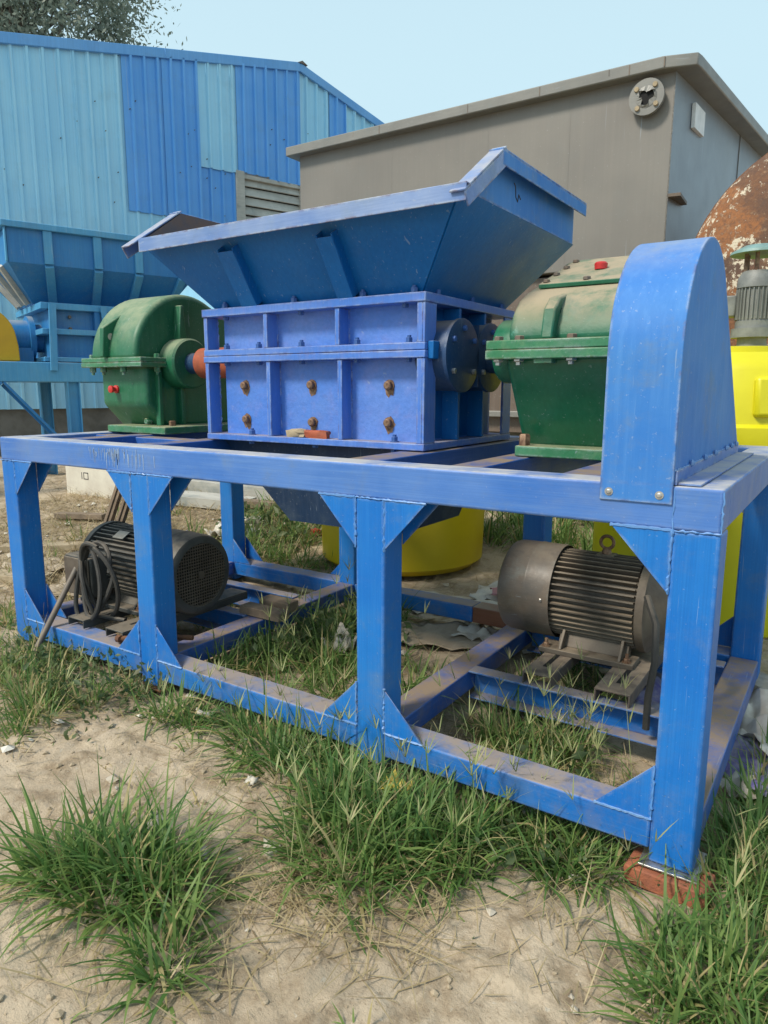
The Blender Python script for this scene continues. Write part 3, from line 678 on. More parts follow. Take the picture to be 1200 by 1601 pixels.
# foot plate under the front right leg
mb = MB(); mb.box(-.150, .02, -.022, .14, -.008, -.001); mb.build('foot_plate', M_ZINC, S, bevel=.002, label='bare steel foot plate')
mb = MB(); mb.box(X2 - .02, X2 + LW + .03, -.02, .15, -.010, -.001); mb.build('foot_plate', M_RUST, S, bevel=.002, label='rusty foot plate')

# ---- motor rails (C channels along X) and short channels carrying the motors
def cch(x0, x1, y0, y1, z0, z1, mat):
    t = .008; mb = MB(); mb.box(x0, x1, y0, y1, z1 - t, z1); mb.box(x0, x1, y0, y1, z0, z0 + t); mb.box(x0, x1, y1 - t, y1, z0 + t, z1 - t)
    return mb.build('motor_rail', mat, S, bevel=.0015, seg=1)
for x0, x1 in ((X3 + LW, X4), (X1 + LW, X2)):
    for y0, y1 in ((.70, .775), (1.40, 1.475) if x0 > -2 else (1.12, 1.195)): cch(x0, x1, y0, y1, .015, .145, M_RAIL)
def uch(x0, x1, y0, y1, z0, z1, mat):
    t = .007; mb = MB(); mb.box(x0, x1, y0, y1, z1 - t, z1); mb.box(x0, x0 + t, y0, y1, z0, z1 - t); mb.box(x1 - t, x1, y0, y1, z0, z1 - t)
    o = mb.build('motor_support_channel', mat, S, bevel=.0012, seg=1)
    mb = MB(); xm = (x0 + x1) / 2; mb.box(xm - .011, xm + .011, y0 + .10, y0 + .32, z1 - .004, z1 + .0006); mb.build('slot', M_HOLE, o); return o
for x0, x1 in ((-.835, -.705), (-.52, -.375)): uch(x0, x1, .71, 1.48, .146, .200, M_CHAN)
for x0, x1 in ((-3.19, -3.05), (-2.86, -2.72)): uch(x0, x1, .06, .95, .146, .192, M_DARKM)

# ---- motors
def make_motor(loc, r, flip, mats, lb, Lb, zfoot):
    """axis along x, fan end at local x<0 when flip=1; local origin on the shaft axis"""
    mbody, mcowl, mfoot = mats; s = flip
    x0 = 0; mb = MB()
    mb.lathe([(0, r * .80), (s * Lb, r * .80)], 'x', (0, 0, 0), 48)
    mb.lathe([(s * (Lb + .0), r * .98), (s * (Lb + .035), r * .98), (s * (Lb + .04), r * .9), (s * (Lb + .12), r * .55), (s * (Lb + .15), r * .30)], 'x', (0, 0, 0), 48)
    mot = mb.build('electric_motor', mbody, S, loc=loc, label=lb)
    fin = MB(); xa, xb = sorted((s * .004, s * (Lb - .01))); fin.box(xa, xb, -.0035, .0035, r * .78, r * .95)
    fme = fin.mesh('cooling_fin'); fme.materials.append(mbody)
    for j in range(44):
        a = 2 * PI * j / 44 + .03
        place('cooling_fin', fme, mot, rot=(a, 0, 0))
    mb = MB(); cw = .25
    mb.lathe([(-s * (-.015), r * 1.0), (-s * (-.015), r * 1.02), (-s * .10, r * 1.02), (-s * .105, r * 1.03), (-s * .112, r * 1.03), (-s * .117, r * 1.02), (-s * (cw - .035), r * 1.015), (-s * (cw - .012), r * .98), (-s * cw, r * .90), (-s * cw, r * .80), (-s * (cw - .02), r * .78)], 'x', (0, 0, 0), 56, caps=False)
    cowl = mb.build('fan_cowl', mcowl, mot)
    # grille
    g = MB(); rg = r * .80; xg = -s * (cw - .006); pitch = rg / 10.5
    for q in range(-10, 11):
        hh = math.sqrt(max(0, rg * rg - (q * pitch) ** 2))
        if hh < .01: continue
        g.box(xg - .002, xg + .002, q * pitch - .0024, q * pitch + .0024, -hh, hh); g.box(xg - .0015 - s * .003, xg + .0015 - s * .003, -hh, hh, q * pitch - .0024, q * pitch + .0024)
    g.lathe([(xg - .003, r * .10), (xg - s * .006, r * .10)], 'x', (0, 0, 0), 20)
    g.build('fan_grille', M_GREYM, mot, smooth=0)
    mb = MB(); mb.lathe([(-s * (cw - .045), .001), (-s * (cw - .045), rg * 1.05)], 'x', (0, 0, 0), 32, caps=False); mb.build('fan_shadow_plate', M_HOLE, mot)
    for a in (60, 180, 300):
        mb = MB(); mb.hexbolt((-s * .02, r * 1.015 * math.cos(R(a)), r * 1.015 * math.sin(R(a))), 'z', .008, .012); mb.build('cowl_screw', M_ZINC, mot)
    # feet
    zf = zfoot - loc[2]
    mb = MB(); ya = r * 1.02
    xa, xb = sorted((s * .02, s * (Lb - .0)))
    for sg in (-1, 1):
        mb.box(xa - .04, xb + .01, sg * r * .45, sg * r * 1.02, zf, zf + .024)
        mb.prism([(sg * r * .72, zf + .024), (sg * r * .42, zf + .024), (sg * r * .42, -r * .70), (sg * r * .56, -r * .70)], 'x', xa + .03, xb - .03)
        for xx in (xa + .05, xb - .06): mb.prism([(sg * r * .98, zf + .024), (sg * r * .5, zf + .024), (sg * r * .5, -r * .6), (sg * r * .70, -r * .6)], 'x', xx, xx + .014)
    mb.build('foot', mfoot, mot, bevel=.003)
    for xx in (xa - .012, xb - .022):
        mb = MB(); mb.lathe([(zf + .024, .020), (zf + .028, .020)], 'z', (xx, -r * .90, 0), 12); mb.hexbolt((xx, -r * .90, zf + .028), 'z', .014, .014); mb.tube([(xx, -r * .90, zf + .04), (xx, -r * .90, zf + .062)], .008, 8); mb.build('foot_bolt', M_RUSTB, mot)
    # eye bolt
    mb = MB(); xx = s * Lb * .52
    mb.tube([(xx + .030 * math.cos(a), 0, r * .95 + .055 + .030 * math.sin(a)) for a in np.linspace(0, 2 * PI, 20, endpoint=False)], .008, 8, closed=True); mb.lathe([(r * .93, .022), (r * .95 + .015, .022), (r * .95 + .03, .012)], 'z', (xx, 0, 0), 12)
    mb.build('eye_bolt', M_RUSTB, mot)
    mb = MB(); mb.box(xx - .04, xx + .04, -.04, .04, r * .78, r * .955); mb.build('lifting_pad', mbody, mot, bevel=.004)
    return mot
mr = make_motor((-.845, 1.20, .443), .222, 1, (M_GREYM, M_COWL, M_GREYM), 'grey brown motor with rust stained fan cowl', .40, .200)
ml = make_motor((-2.85, .49, .415), .218, -1, (M_DARKM, M_DARKM, M_DARKM), 'dark grey motor with cable coil and fan grille', .50, .192)
# left motor: terminal box, nameplate, cable
lx, ly, lz = -2.85, .49, .415
mb = MB(); mb.box(-.54, -.30, -.30, -.17, -.155, .075); tbx = mb.build('terminal_box', M_DARKM, ml, bevel=.012, seg=3)
mb = MB(); mb.box(-.53, -.31, -.312, -.302, -.145, .065); mb.build('terminal_cover', M_GREYM, ml, bevel=.008, seg=3)
mb = MB(); mb.obox((-.30, -.125, .185), (-.21, -.125, .185), (0, .85, .5), -.03, .03, -.002, .002); mb.build('nameplate', M_PLATE, ml)
def loop(cx, cy, cz, rx, rz, ph, tilt, n=40, turns=1.0, yo=0):
    pts = []
    for i in range(n + 1):
        a = ph + 2 * PI * turns * i / n; pts.append((cx + rx * math.cos(a) + .02 * math.sin(2 * a + ph), cy + tilt * math.sin(a) + yo * i / n, cz + rz * math.sin(a)))
    return pts
mb = MB()
mb.tube(loop(-.23, -.335, -.03, .115, .20, .3, .05, yo=.03), .0125, 8)
mb.tube(loop(-.20, -.31, -.035, .145, .215, 1.2, -.04, yo=-.02), .0125, 8)
mb.tube(loop(-.26, -.35, -.05, .10, .205, 2.6, .03), .0125, 8)
mb.tube([(-.42, -.24, .075), (-.40, -.26, .11), (-.34, -.33, .09), (-.28, -.37, .0), (-.25, -.37, -.12), (-.22, -.35, -.22), (-.16, -.3, -.235), (-.05, -.28, -.235)], .0125, 8)
mb.build('power_cable', M_BLACK, ml)
# right motor: cable hanging behind the leg
def sh(p): return (p[0] + .1, p[1] - .255, p[2] + .077)
mb = MB(); mb.tube([sh(p) for p in [(.38, -.10, .06), (.44, -.19, -.02), (.455, -.235, -.16), (.44, -.24, -.30), (.44, -.24, -.44)]], .015, 8)
mb.tube([sh(p) for p in [(.46, .1, .0), (.54, .02, .02), (.60, -.02, -.06), (.615, -.04, -.17), (.57, -.06, -.26), (.50, -.05, -.30)]], .0165, 8); mb.build('power_cable', M_BLACK, mr)
mb = MB(); mb.box(.32, .46, .10, .24, -.02, .12); mb.build('terminal_box', M_GREYM, mr, bevel=.01)

# ---- cutting chamber
CX0, CX1, CY0, CY1, CZ0, CZ1 = -2.533, -1.229, .509, 1.402, 1.153, 1.802
mb = MB(); mb.box(CX0 + .07, CX1 - .085, CY0 + .08, CY1 - .08, CZ0 + .004, CZ1 - .004)
ch = mb.build('cutting_chamber', M_CHPAN, S)
def fl(z0, z1, e=0):
    mb = MB(); mb.box(CX0 - e, CX1 + e, CY0 - e, CY1 + e, z0, z1); return mb.build('flange_plate', M_CHAM, ch, bevel=.003)
fl(CZ0, 1.183); fl(1.540, 1.5705, .002); fl(1.5725, 1.603); fl(1.764, CZ1, .003)
for z0, z1, ox in ((1.1835, 1.5395, 0), (1.6035, 1.7635, -.012)):
    for xa, xb in ((CX0 + .002, CX0 + .026), (-2.112 + ox, -2.088 + ox), (-1.683 + ox, -1.659 + ox)):
        mb = MB(); mb.box(xa, xb, CY0 + .004, CY0 + .082, z0, z1); rb = mb.build('rib', M_CHAM, ch, bevel=.002)
        mb = MB(); weld(mb, (xb, CY0 + .078, z0), (xb, CY0 + .078, z1), .006); mb.build('weld_seam', M_CHAM, rb)
    mb = MB(); mb.box(CX1 - .014, CX1 - .002, CY0 + .003, CY0 + .098, z0, z1); mb.box(CX1 - .040, CX1 - .0145, CY0 + .003, CY0 + .015, z0, z1); mb.build('corner_post', M_CHAM, ch, bevel=.002)
    mb = MB(); mb.box(CX1 - .014, CX1 - .002, CY1 - .10, CY1 - .003, z0, z1); mb.build('corner_post', M_CHAM, ch, bevel=.002)
    for ya in (.815, 1.07):
        mb = MB(); mb.box(CX1 - .087, CX1 - .004, ya, ya + .020, z0, z1); mb.build('rib', M_HOP, ch, bevel=.002)
mb = MB(); mb.box(CX1 - .0848, CX1 - .0846, CY0 + .1, CY1 - .1, 1.19, 1.76); mb.build('end_panel', M_HOP, ch)
hb = MB(); hb.lathe([(0, .026), (-.004, .026), (-.004, .019), (-.022, .019), (-.027, .013)], 'y', (0, 0, 0), 14); hm = hb.mesh('panel_bolt'); hm.materials.append(M_RUSTB)
for x, z in ((-2.324, 1.426), (-2.318, 1.258), (-1.89, 1.429), (-1.886, 1.254), (-1.452, 1.426), (-1.453, 1.263)):
    place('panel_bolt', hm, ch, (x, CY0 + .0795, z))
    if True:
        sm = MB(); n = 14
        vs = [(x + (.024 + random.uniform(-.004, .010)) * math.cos(a), CY0 + .0788, z - .006 + (.026 + random.uniform(-.004, .012)) * math.sin(a) - (.012 if math.sin(a) < -.6 else 0)) for a in np.linspace(0, 2 * PI, n, endpoint=False)]
        sm.add(vs, [tuple(range(n))]); sm.build('rust_stain', M_RUSTB, ch, smooth=0)
bb = MB(); bb.lathe([(0, .020), (.004, .020)], 'z', (0, 0, 0), 12); bb.hexbolt((0, 0, .004), 'z', .0155, .02); bb.tube([(0, 0, .02), (0, 0, .032)], .009, 8); bm_ = bb.mesh('flange_bolt'); bm_.materials.append(M_BOLTB)
bn = MB(); bn.hexbolt((0, 0, 0), 'z', .0155, -.016); bnm = bn.mesh('flange_nut'); bnm.materials.append(M_BOLTB)
for x in (-2.41, -2.19, -1.92, -1.60, -1.33):
    place('flange_bolt', bm_, ch, (x, CY0 + .042, 1.603)); place('flange_nut', bnm, ch, (x, CY0 + .042, 1.540))
for x in (-2.25, -1.84, -1.40): place('flange_bolt', bm_, ch, (x, CY0 + .04, 1.183))
for x in (-2.25, -1.84, -1.40): place('flange_nut', bnm, ch, (x, CY0 + .035, 1.153))
for x in (-2.40, -1.95, -1.56, -1.30): place('flange_bolt', bm_, ch, (x, CY0 + .03, CZ1))
for y in (.66, .98, 1.3): place('flange_bolt', bm_, ch, (CX1 - .03, y, CZ1))
for x in (-2.41, -1.92, -1.35): place('flange_nut', bnm, ch, (x, CY0 + .042, 1.764))
# bearing covers
for yc_ in (.722, 1.006):
    mb = MB(); mb.lathe([(CX1 - .085, .150), (-1.178, .150), (-1.178, .156), (-1.162, .156), (-1.160, .150)], 'x', (0, yc_, 1.553), 56)
    bc = mb.build('bearing_cover', M_DISC, ch)
    for a in (35, 145, 215, 325, 90):
        mb = MB(); mb.hexbolt((-1.162, yc_ + .115 * math.cos(R(a)), 1.553 + .115 * math.sin(R(a))), 'x', .013, .014); mb.build('cover_bolt', M_BOLTB if a < 200 else M_ZINC, bc)
mb = MB(); mb.box(CX1 - .08, -1.159, .862, .866, 1.42, 1.69); mb.build('cover_joint', M_DISC, ch)
mb = MB(); mb.box(CX1 - .0, -1.20, .53, .60, 1.535, 1.608); mb.build('lug', M_HOP, ch, bevel=.004)
# shafts
mb = MB(); mb.lathe([(-3.08, .062), (-2.97, .062)], 'x', (0, .912, 1.557), 36); mb.build('shaft_collar', M_DISC, S)
mb = MB(); mb.lathe([(-2.985, .070), (-2.975, .088), (-2.533, .088)], 'x', (0, .912, 1.557), 36); mb.build('drive_shaft', M_ORNG, S, label='red oxide drive shaft')
mb = MB(); mb.lathe([(-1.16, .07), (-.9, .07)], 'x', (0, 1.006, 1.553), 28); mb.build('drive_shaft', M_DISC, S)

# ---- discharge chute below the chamber
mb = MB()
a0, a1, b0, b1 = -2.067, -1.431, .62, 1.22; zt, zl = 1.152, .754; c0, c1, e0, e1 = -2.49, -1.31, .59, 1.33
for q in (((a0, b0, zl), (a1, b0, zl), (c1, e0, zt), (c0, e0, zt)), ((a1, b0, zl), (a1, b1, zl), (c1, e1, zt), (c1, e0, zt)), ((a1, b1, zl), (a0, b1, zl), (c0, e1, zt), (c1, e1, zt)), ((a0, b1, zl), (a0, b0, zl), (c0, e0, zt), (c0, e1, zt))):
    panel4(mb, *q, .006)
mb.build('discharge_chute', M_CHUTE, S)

# ---- hopper
mb = MB()
zt, zl = 2.13, 1.803; a0, a1, b0, b1 = -2.484, -1.282, .572, 1.37; c0, c1, e0, e1 = -2.79, -1.0, .355, 1.57
for q in (((a0, b0, zl), (a1, b0, zl), (c1, e0, zt), (c0, e0, zt)), ((a1, b0, zl), (a1, b1, zl), (c1, e1, zt), (c1, e0, zt)), ((a1, b1, zl), (a0, b1, zl), (c0, e1, zt), (c1, e1, zt)), ((a0, b1, zl), (a0, b0, zl), (c0, e0, zt), (c0, e1, zt))):
    panel4(mb, *q, .007)
hop = mb.build('hopper', M_HOP, S)
ys, zs = .62, 2.315
for nm, x0, x1, mm in (('end_wall', c1 - .007, c1, M_HRIM), ('end_wall', c0, c0 + .007, M_HIN)):
    mb = MB(); mb.prism([(e0, zt), (e1, zt), (e1, zs), (ys, zs)], 'x', x0, x1); mb.build(nm, M_GUARD if mm is M_HRIM else mm, hop, label='rust brown lined end wall' if mm is M_HIN else None)
mb = MB(); mb.box(c0 + .007, c1 - .007, e1 - .007, e1, zt, zs); mb.build('back_wall', M_HIN, hop)
# rim bars (angle section)
mb = MB(); mb.box(-2.73, -.945, .297, .304, 2.067, 2.131); mb.box(-2.73, -.945, .3045, .372, 2.1245, 2.131); mb.build('rim_bar', M_HRIM, hop, bevel=.002)
for sx, xw in ((1, c1), (-1, c0)):
    for p0, p1 in (((.285, 2.098), (ys - .012, zs)), ((ys - .012, zs), (e1 + .02, zs))):
        P0, P1 = Vector((xw, *p0)), Vector((xw, *p1)); mb = MB()
        if p0[0] < .5: P1 = P1 + (P1 - P0).normalized() * .022
        else: P0 = P0 + Vector((sx * .0007, -.012, 0)); P1 = P1 + Vector((sx * .0007, 0, 0))
        d = (P1 - P0).normalized(); nrm = Vector((0, -d.z, d.y))
        # top leg
        def pt(P, a, b): return P + Vector((sx * a, 0, 0)) + nrm * b
        for (aa, ab, ba, bb_) in ((-.006, .056, -.003, .004), (.050, .0565, -.058, -.0035)):
            q = [pt(P, a, b) for P in (P0, P1) for a, b in ((aa, ba), (ab, ba), (ab, bb_), (aa, bb_))]
            mb.add(q, [(0, 3, 2, 1), (4, 5, 6, 7), (0, 1, 5, 4), (1, 2, 6, 5), (2, 3, 7, 6), (3, 0, 4, 7)])
        mb.build('rim_bar', M_HRIM if p0[0] < .5 else M_GUARD, hop, bevel=.0015, seg=1)
mb = MB(); mb.box(c0, c1, e1, e1 + .05, zs - .003, zs + .004); mb.build('rim_bar', M_HRIM, hop)
# stiffeners on the sloping front
pd = Vector((0, e0 - b0, zt - zl)).normalized()
for xm, hw in ((-2.205, .050), (-1.632, .043)):
    P0 = Vector((xm, b0, zl)) + pd * .03; P1 = Vector((xm, b0, zl)) + pd * .315
    for aa, ab, ba, bb_ in ((-hw, hw, .046, .052), (-hw, -hw + .006, .0, .046), (hw - .006, hw, .0, .046)):
        pass
    mb = MB(); nn = Vector((0, -pd.z, pd.y))
    def bx(aa, ab, ba, bb_, s0=0, s1=0):
        q = [P + Vector((a, 0, 0)) + nn * b + pd * s_ for P, s_ in ((P0, s0), (P1, s1)) for a, b in ((aa, ba), (ab, ba), (ab, bb_), (aa, bb_))]
        mb.add(q, BF and [(0, 3, 2, 1), (4, 5, 6, 7), (0, 1, 5, 4), (1, 2, 6, 5), (2, 3, 7, 6), (3, 0, 4, 7)])
    bx(-hw, hw, .050, .056, -.02, -.01); bx(-hw, -hw + .006, .0, .050); bx(hw - .006, hw, .0, .050)
    mb.build('stiffener', M_HOP, hop, bevel=.0015, seg=1)
mb = MB(); weld(mb, (a0, b0 - .004, zl + .006), (a1, b0 - .004, zl + .006), .006); weld(mb, (a1 + .003, b0, zl + .006), (a1 + .003, b1, zl + .006), .006); mb.build('weld_seam', M_HOP, hop)
mb = MB(); mb.tube([(c1 + .001, .83, 2.25), (c1 + .001, .845, 2.24), (c1 + .001, .85, 2.20), (c1 + .001, .87, 2.185), (c1 + .001, .88, 2.215), (c1 + .001, .90, 2.20)], .0025, 5); mb.build('scribble_mark', M_MARK, hop)

# ---- gearboxes
def gearbox(xa, xb, upper, lower, base, flange, lb, hubs, front_y, m_up, m_lo, side=1):
    mb = MB(); mb.prism(lower, 'x', xa, xb); g = mb.build('gearbox', m_lo, S, bevel=.028, seg=4, smooth=50, label=lb)
    mb = MB(); mb.prism(upper, 'x', xa + .004, xb - .004); mb.build('upper_housing', m_up, g, bevel=.03, seg=4, smooth=50)
    x0, x1, y0, y1, z0, z1 = flange; zm = (z0 + z1) / 2
    mb = MB(); mb.box(x0, x1, y0, y1, z0, zm - .0006); mb.box(x0 + .002, x1 - .002, y0 + .002, y1, zm + .0006, z1); mb.build('joint_flange', M_GRNF, g, bevel=.004, seg=2)
    mb = MB(); mb.box(*base); mb.build('base_plate', M_GRNF, g, bevel=.005)
    for (hx0, hx1, y, z, r) in hubs:
        mb = MB(); s_ = 1 if hx1 > hx0 else -1; mb.lathe([(hx0, r), (hx1 - s_ * .012, r), (hx1, r * .93)], 'x', (0, y, z), 44); mb.build('bearing_hub', m_lo if side > 0 else m_up, g, smooth=40)
    return g
arc = lambda cy, cz, r, a0_, a1_, n: [(cy + r * math.cos(a), cz + r * math.sin(a)) for a in np.linspace(R(a0_), R(a1_), n)]
# left
upL = arc(1.0, 1.572, .402, 180, 62, 22) + [(1.46, 1.80)] + arc(1.52, 1.60, .20, 75, 5, 8) + [(1.72, 1.572)]
loL = [(.665, 1.545), (.665, 1.315), (.80, 1.175), (1.62, 1.175), (1.71, 1.32), (1.71, 1.545)]
gl = gearbox(-3.625, -3.20, upL, loL, (-3.52, -2.995, .615, 1.78, 1.1505, 1.192), (-3.70, -3.135, .585, 1.79, 1.533, 1.588), 'dark green gearbox with smooth rounded dome', [(-3.20, -3.075, .912, 1.557, .148), (-3.20, -3.09, 1.45, 1.557, .10)], .6, M_GRNL, M_GRNL)
mb = MB(); mb.prism([(.560, 1.592), (.68, 1.592), (.82, 1.90), (.77, 1.885), (.572, 1.76)], 'x', -3.475, -3.440); lug = mb.build('lifting_lug', M_GRNL, gl, bevel=.006)
mb = MB(); mb.lathe([(-3.4765, .02), (-3.4385, .02)], 'x', (0, .62, 1.71), 16); mb.build('lug_hole', M_PAPER, lug)
for y, zt_ in ((.745, 1.53), (.912, 1.415)):
    mb = MB(); mb.box(-3.21, -3.168, y - .014, y + .014, 1.19, zt_); mb.build('rib', M_GRNL, gl, bevel=.006)
mb = MB(); mb.prism([(.885, 1.695), (.945, 1.695), (.925, 1.90), (.905, 1.90)], 'x', -3.21, -3.15); mb.build('rib', M_GRNL, gl, bevel=.006)
mb = MB(); mb.lathe([(.665, .024), (.655, .024), (.650, .013), (.635, .013), (.632, .022), (.618, .022), (.614, .012)], 'y', (-3.475, 0, 1.405), 14); mb.build('sight_plug', M_RED, gl)
mb = MB(); mb.hexbolt((-3.30, .76, 1.215), 'y', .02, -.035); mb.build('drain_plug', M_GRNF, gl)
def fbolt(g, x, y, zt_, zb_, r=.017, mat=M_GRNF, h=.022, mat2=None):
    mb = MB(); mb.hexbolt((x, y, zt_), 'z', r, h); mb.build('flange_bolt', mat, g)
    mb = MB(); mb.hexbolt((x, y, zb_), 'z', r * 1.1, -h * 1.3); mb.tube([(x, y, zb_ - h * 1.2), (x, y, zb_ - h * 2)], r * .55, 8); mb.build('flange_nut', mat2 or mat, g)
for x, y in ((-3.64, .625), (-3.53, .62), (-3.34, .62), (-3.16, .72), (-3.16, .80), (-3.16, 1.15)): fbolt(gl, x, y, 1.588, 1.533)
mb = MB(); mb.hexbolt((-3.10, .76, 1.192), 'z', .02, .03); mb.build('base_bolt', M_RUSTB, gl)
# right
upR = [(.497, 1.58), (.505, 1.64), (.535, 1.70), (.585, 1.752), (.65, 1.785)] + [(1.06, 1.935)] + arc(1.2, 1.572, .402, 108, 0, 16)
loR = [(.495, 1.545), (.50, 1.50), (.70, 1.175), (1.5, 1.175), (1.6, 1.3), (1.6, 1.545)]
gr = gearbox(-.868, -.385, upR, loR, (-.845, -.36, .565, 1.6, 1.1505, 1.192), (-.925, -.36, .44, 1.68, 1.522, 1.592), 'green gearbox with dusty upper half', [(-.86, -.945, .66, 1.56, .125), (-.86, -.98, 1.006, 1.555, .13), (-.386, -.345, .62, 1.56, .10)], .44, M_GRND, M_GRN)
# inspection cover on the slope
sd0 = Vector((0, .66, 1.79)); sd1 = Vector((0, 1.05, 1.932)); dd = (sd1 - sd0).normalized(); nn = Vector((0, -dd.z, dd.y))
mb = MB()
q = [p + Vector((x, 0, 0)) + nn * h for p in (sd0 + dd * .02, sd1 + dd * .03) for x, h in ((-.815, .002), (-.44, .002), (-.44, .020), (-.815, .020))]
mb.add(q, [(0, 3, 2, 1), (4, 5, 6, 7), (0, 1, 5, 4), (1, 2, 6, 5), (2, 3, 7, 6), (3, 0, 4, 7)]); cv = mb.build('inspection_cover', M_GRND, gr, bevel=.004)
for x in (-.79, -.63, -.47):
    for s_ in (.045, .40 if x != -.63 else .04):
        p = sd0 + dd * s_ + nn * .019; mb = MB(); mb.hexbolt((x, p.y, p.z), 'z', .014, .012); mb.build('cover_bolt', M_ROD, cv)
for s_ in (.16, .28):
    p = sd0 + dd * s_ + nn * .019; mb = MB(); mb.hexbolt((-.79, p.y, p.z), 'z', .014, .012); mb.build('cover_bolt', M_ROD, cv)
p = sd0 + dd * .22 + nn * .02
mb = MB(); mb.lathe([(0, .024), (.022, .026), (.028, .02)], 'z', (-.63, p.y, p.z - .003), 24); mb.build('breather_plug', M_RED, gr)
mb = MB(); mb.prism([(.455, 1.593), (.56, 1.593), (.66, 1.77), (.60, 1.762), (.53, 1.745), (.478, 1.70)], 'x', -.715, -.668); lug = mb.build('lifting_lug', M_GRND, gr, bevel=.008)
mb = MB(); mb.lathe([(-.7155, .018), (-.667, .018)], 'x', (0, .545, 1.69), 14); mb.build('lug_hole', M_HOLE, lug)
for x, y in ((-.885, .475), (-.80, .47), (-.60, .47), (-.44, .47)): fbolt(gr, x, y, 1.592, 1.533, .019, M_ROD, .016, M_ZINC)
mb = MB(); mb.box(-.735, -.665, .452, .50, 1.505, 1.534); mb.build('flange_pad', M_GRNF, gr, bevel=.004)
mb = MB(); mb.hexbolt((-.818, .60, 1.192), 'z', .023, .045); mb.build('base_bolt', M_RUSTB, gr)

# ---- belt guard
gp = [(-.006, 1.097), (-.006, 1.50)] + arc(.354, 1.5, .36, 178, 50, 26) + [(1.215, 1.192), (1.215, 1.152), (-.001, 1.152), (-.001, 1.097)]
mb = MB(); mb.prism(gp, 'x', -.332, -.130); gd = mb.build('belt_guard', M_GUARD, S, bevel=.004, seg=2, label='tall blue sheet metal belt guard')
for x in (-.305, -.165):
    mb = MB(); mb.lathe([(-.006, .012), (-.008, .012)], 'y', (x, 0, 1.122), 14); mb.lathe([(-.008, .0075), (-.012, .0075), (-.014, .005)], 'y', (x, 0, 1.122), 8); mb.build('screw', M_ZINC, gd)
mb = MB(); weld(mb, (-.129, .0, 1.192), (-.129, 1.205, 1.192), .004); mb.build('weld_seam', M_WELDL, gd)
mb = MB()
for y in (.2, .42, .62, .86, 1.0, 1.12): mb.lathe([(-.127, .007), (-.122, .012), (-.114, .005)], 'x', (0, y, 1.197), 7)
mb.build('weld_spatter', M_WELDL, gd)
mb = MB(); mb.box(-.1295, -.123, .004, 1.20, 1.152, 1.191); mb.box(-.123, -.062, .012, 1.18, 1.152, 1.158); mb.build('base_angle', M_BEAM, gd, bevel=.001)
mb = MB(); mb.lathe([(.56, .013), (.552, .013)], 'y', (0, 0, 0), 8)

# ------------------------------------------------------------------ bricks, stone and debris
def tagb(mb, name, mat, label, cat, loc=(0, 0, 0), bevel=0, group=None, seg=2, smooth=35):
    o = mb.build(name, mat, None, loc, bevel, seg, smooth); return tag(o, label, cat, group)
def rough_box(x0, x1, y0, y1, z0, z1, j=.006, cuts=4):
    bm = bmesh.new(); bmesh.ops.create_cube(bm, size=1)
    bmesh.ops.subdivide_edges(bm, edges=bm.edges, cuts=cuts, use_grid_fill=True)
    mb = MB(); 
    for v in bm.verts:
        p = Vector(((v.co.x + .5) * (x1 - x0) + x0, (v.co.y + .5) * (y1 - y0) + y0, (v.co.z + .5) * (z1 - z0) + z0))
        corner = sum(abs(abs(c_) - .5) < .01 for c_ in v.co)
        cc = Vector(((x0 + x1) / 2, (y0 + y1) / 2, (z0 + z1) / 2))
        if corner >= 2: p = p.lerp(cc, .012 * (corner - 1) + random.uniform(0, .012))
        v.co = p + Vector([random.uniform(-j, j) for _ in range(3)])
    bm.verts.index_update(); mb.add([v.co for v in bm.verts], [tuple(v.index for v in f.verts) for f in bm.faces]); bm.free(); return mb
o = tagb(rough_box(-.12, .12, -.0575, .0575, -.0300, .030, .0016, 3), 'brick', M_BRICK, 'broken red brick wedged under the front right leg of the shredder', 'brick', (-.065, .02, -.041), .004); o.rotation_euler = (R(1), R(-3), R(-7))
o.location.z = -.045
def rock(name, loc, r, label, cat, mat=M_STONE, sq=.6, rot=0):
    bm = bmesh.new(); bmesh.ops.create_icosphere(bm, subdivisions=3, radius=1)
    sd_ = random.randint(0, 99)
    for v in bm.verts:
        n = float(vnoise(np.array([v.co.x * 1.4 + 5 + sd_]), np.array([v.co.y * 1.4 + v.co.z * 2.1]), sd_)[0]); n2 = float(vnoise(np.array([v.co.x * 4 + sd_]), np.array([v.co.y * 4 + v.co.z * 5]), sd_ + 1)[0])
        v.co *= (1 + .55 * n + .18 * n2)
        v.co = Vector((max(-.8, min(.8, v.co.x)), max(-.75, min(.75, v.co.y)), max(-.7, min(.72, v.co.z))))
        v.co = Vector((v.co.x * r[0], v.co.y * r[1], v.co.z * r[2]))
    mb = MB(); mb.add([v.co for v in bm.verts], [tuple(v.index for v in f.verts) for f in bm.faces]); bm.free()
    o = mb.build(name, mat, None, loc, smooth=28); o.rotation_euler = (0, 0, rot); return tag(o, label, cat)
rock('stone', (.012, -.035, -.125), (.085, .075, .055), 'pale rough stone half under the red brick', 'stone')
rock('stone', (-.155, .0, -.12), (.11, .08, .045), 'low grey stone left of the red brick', 'stone', M_CONC)
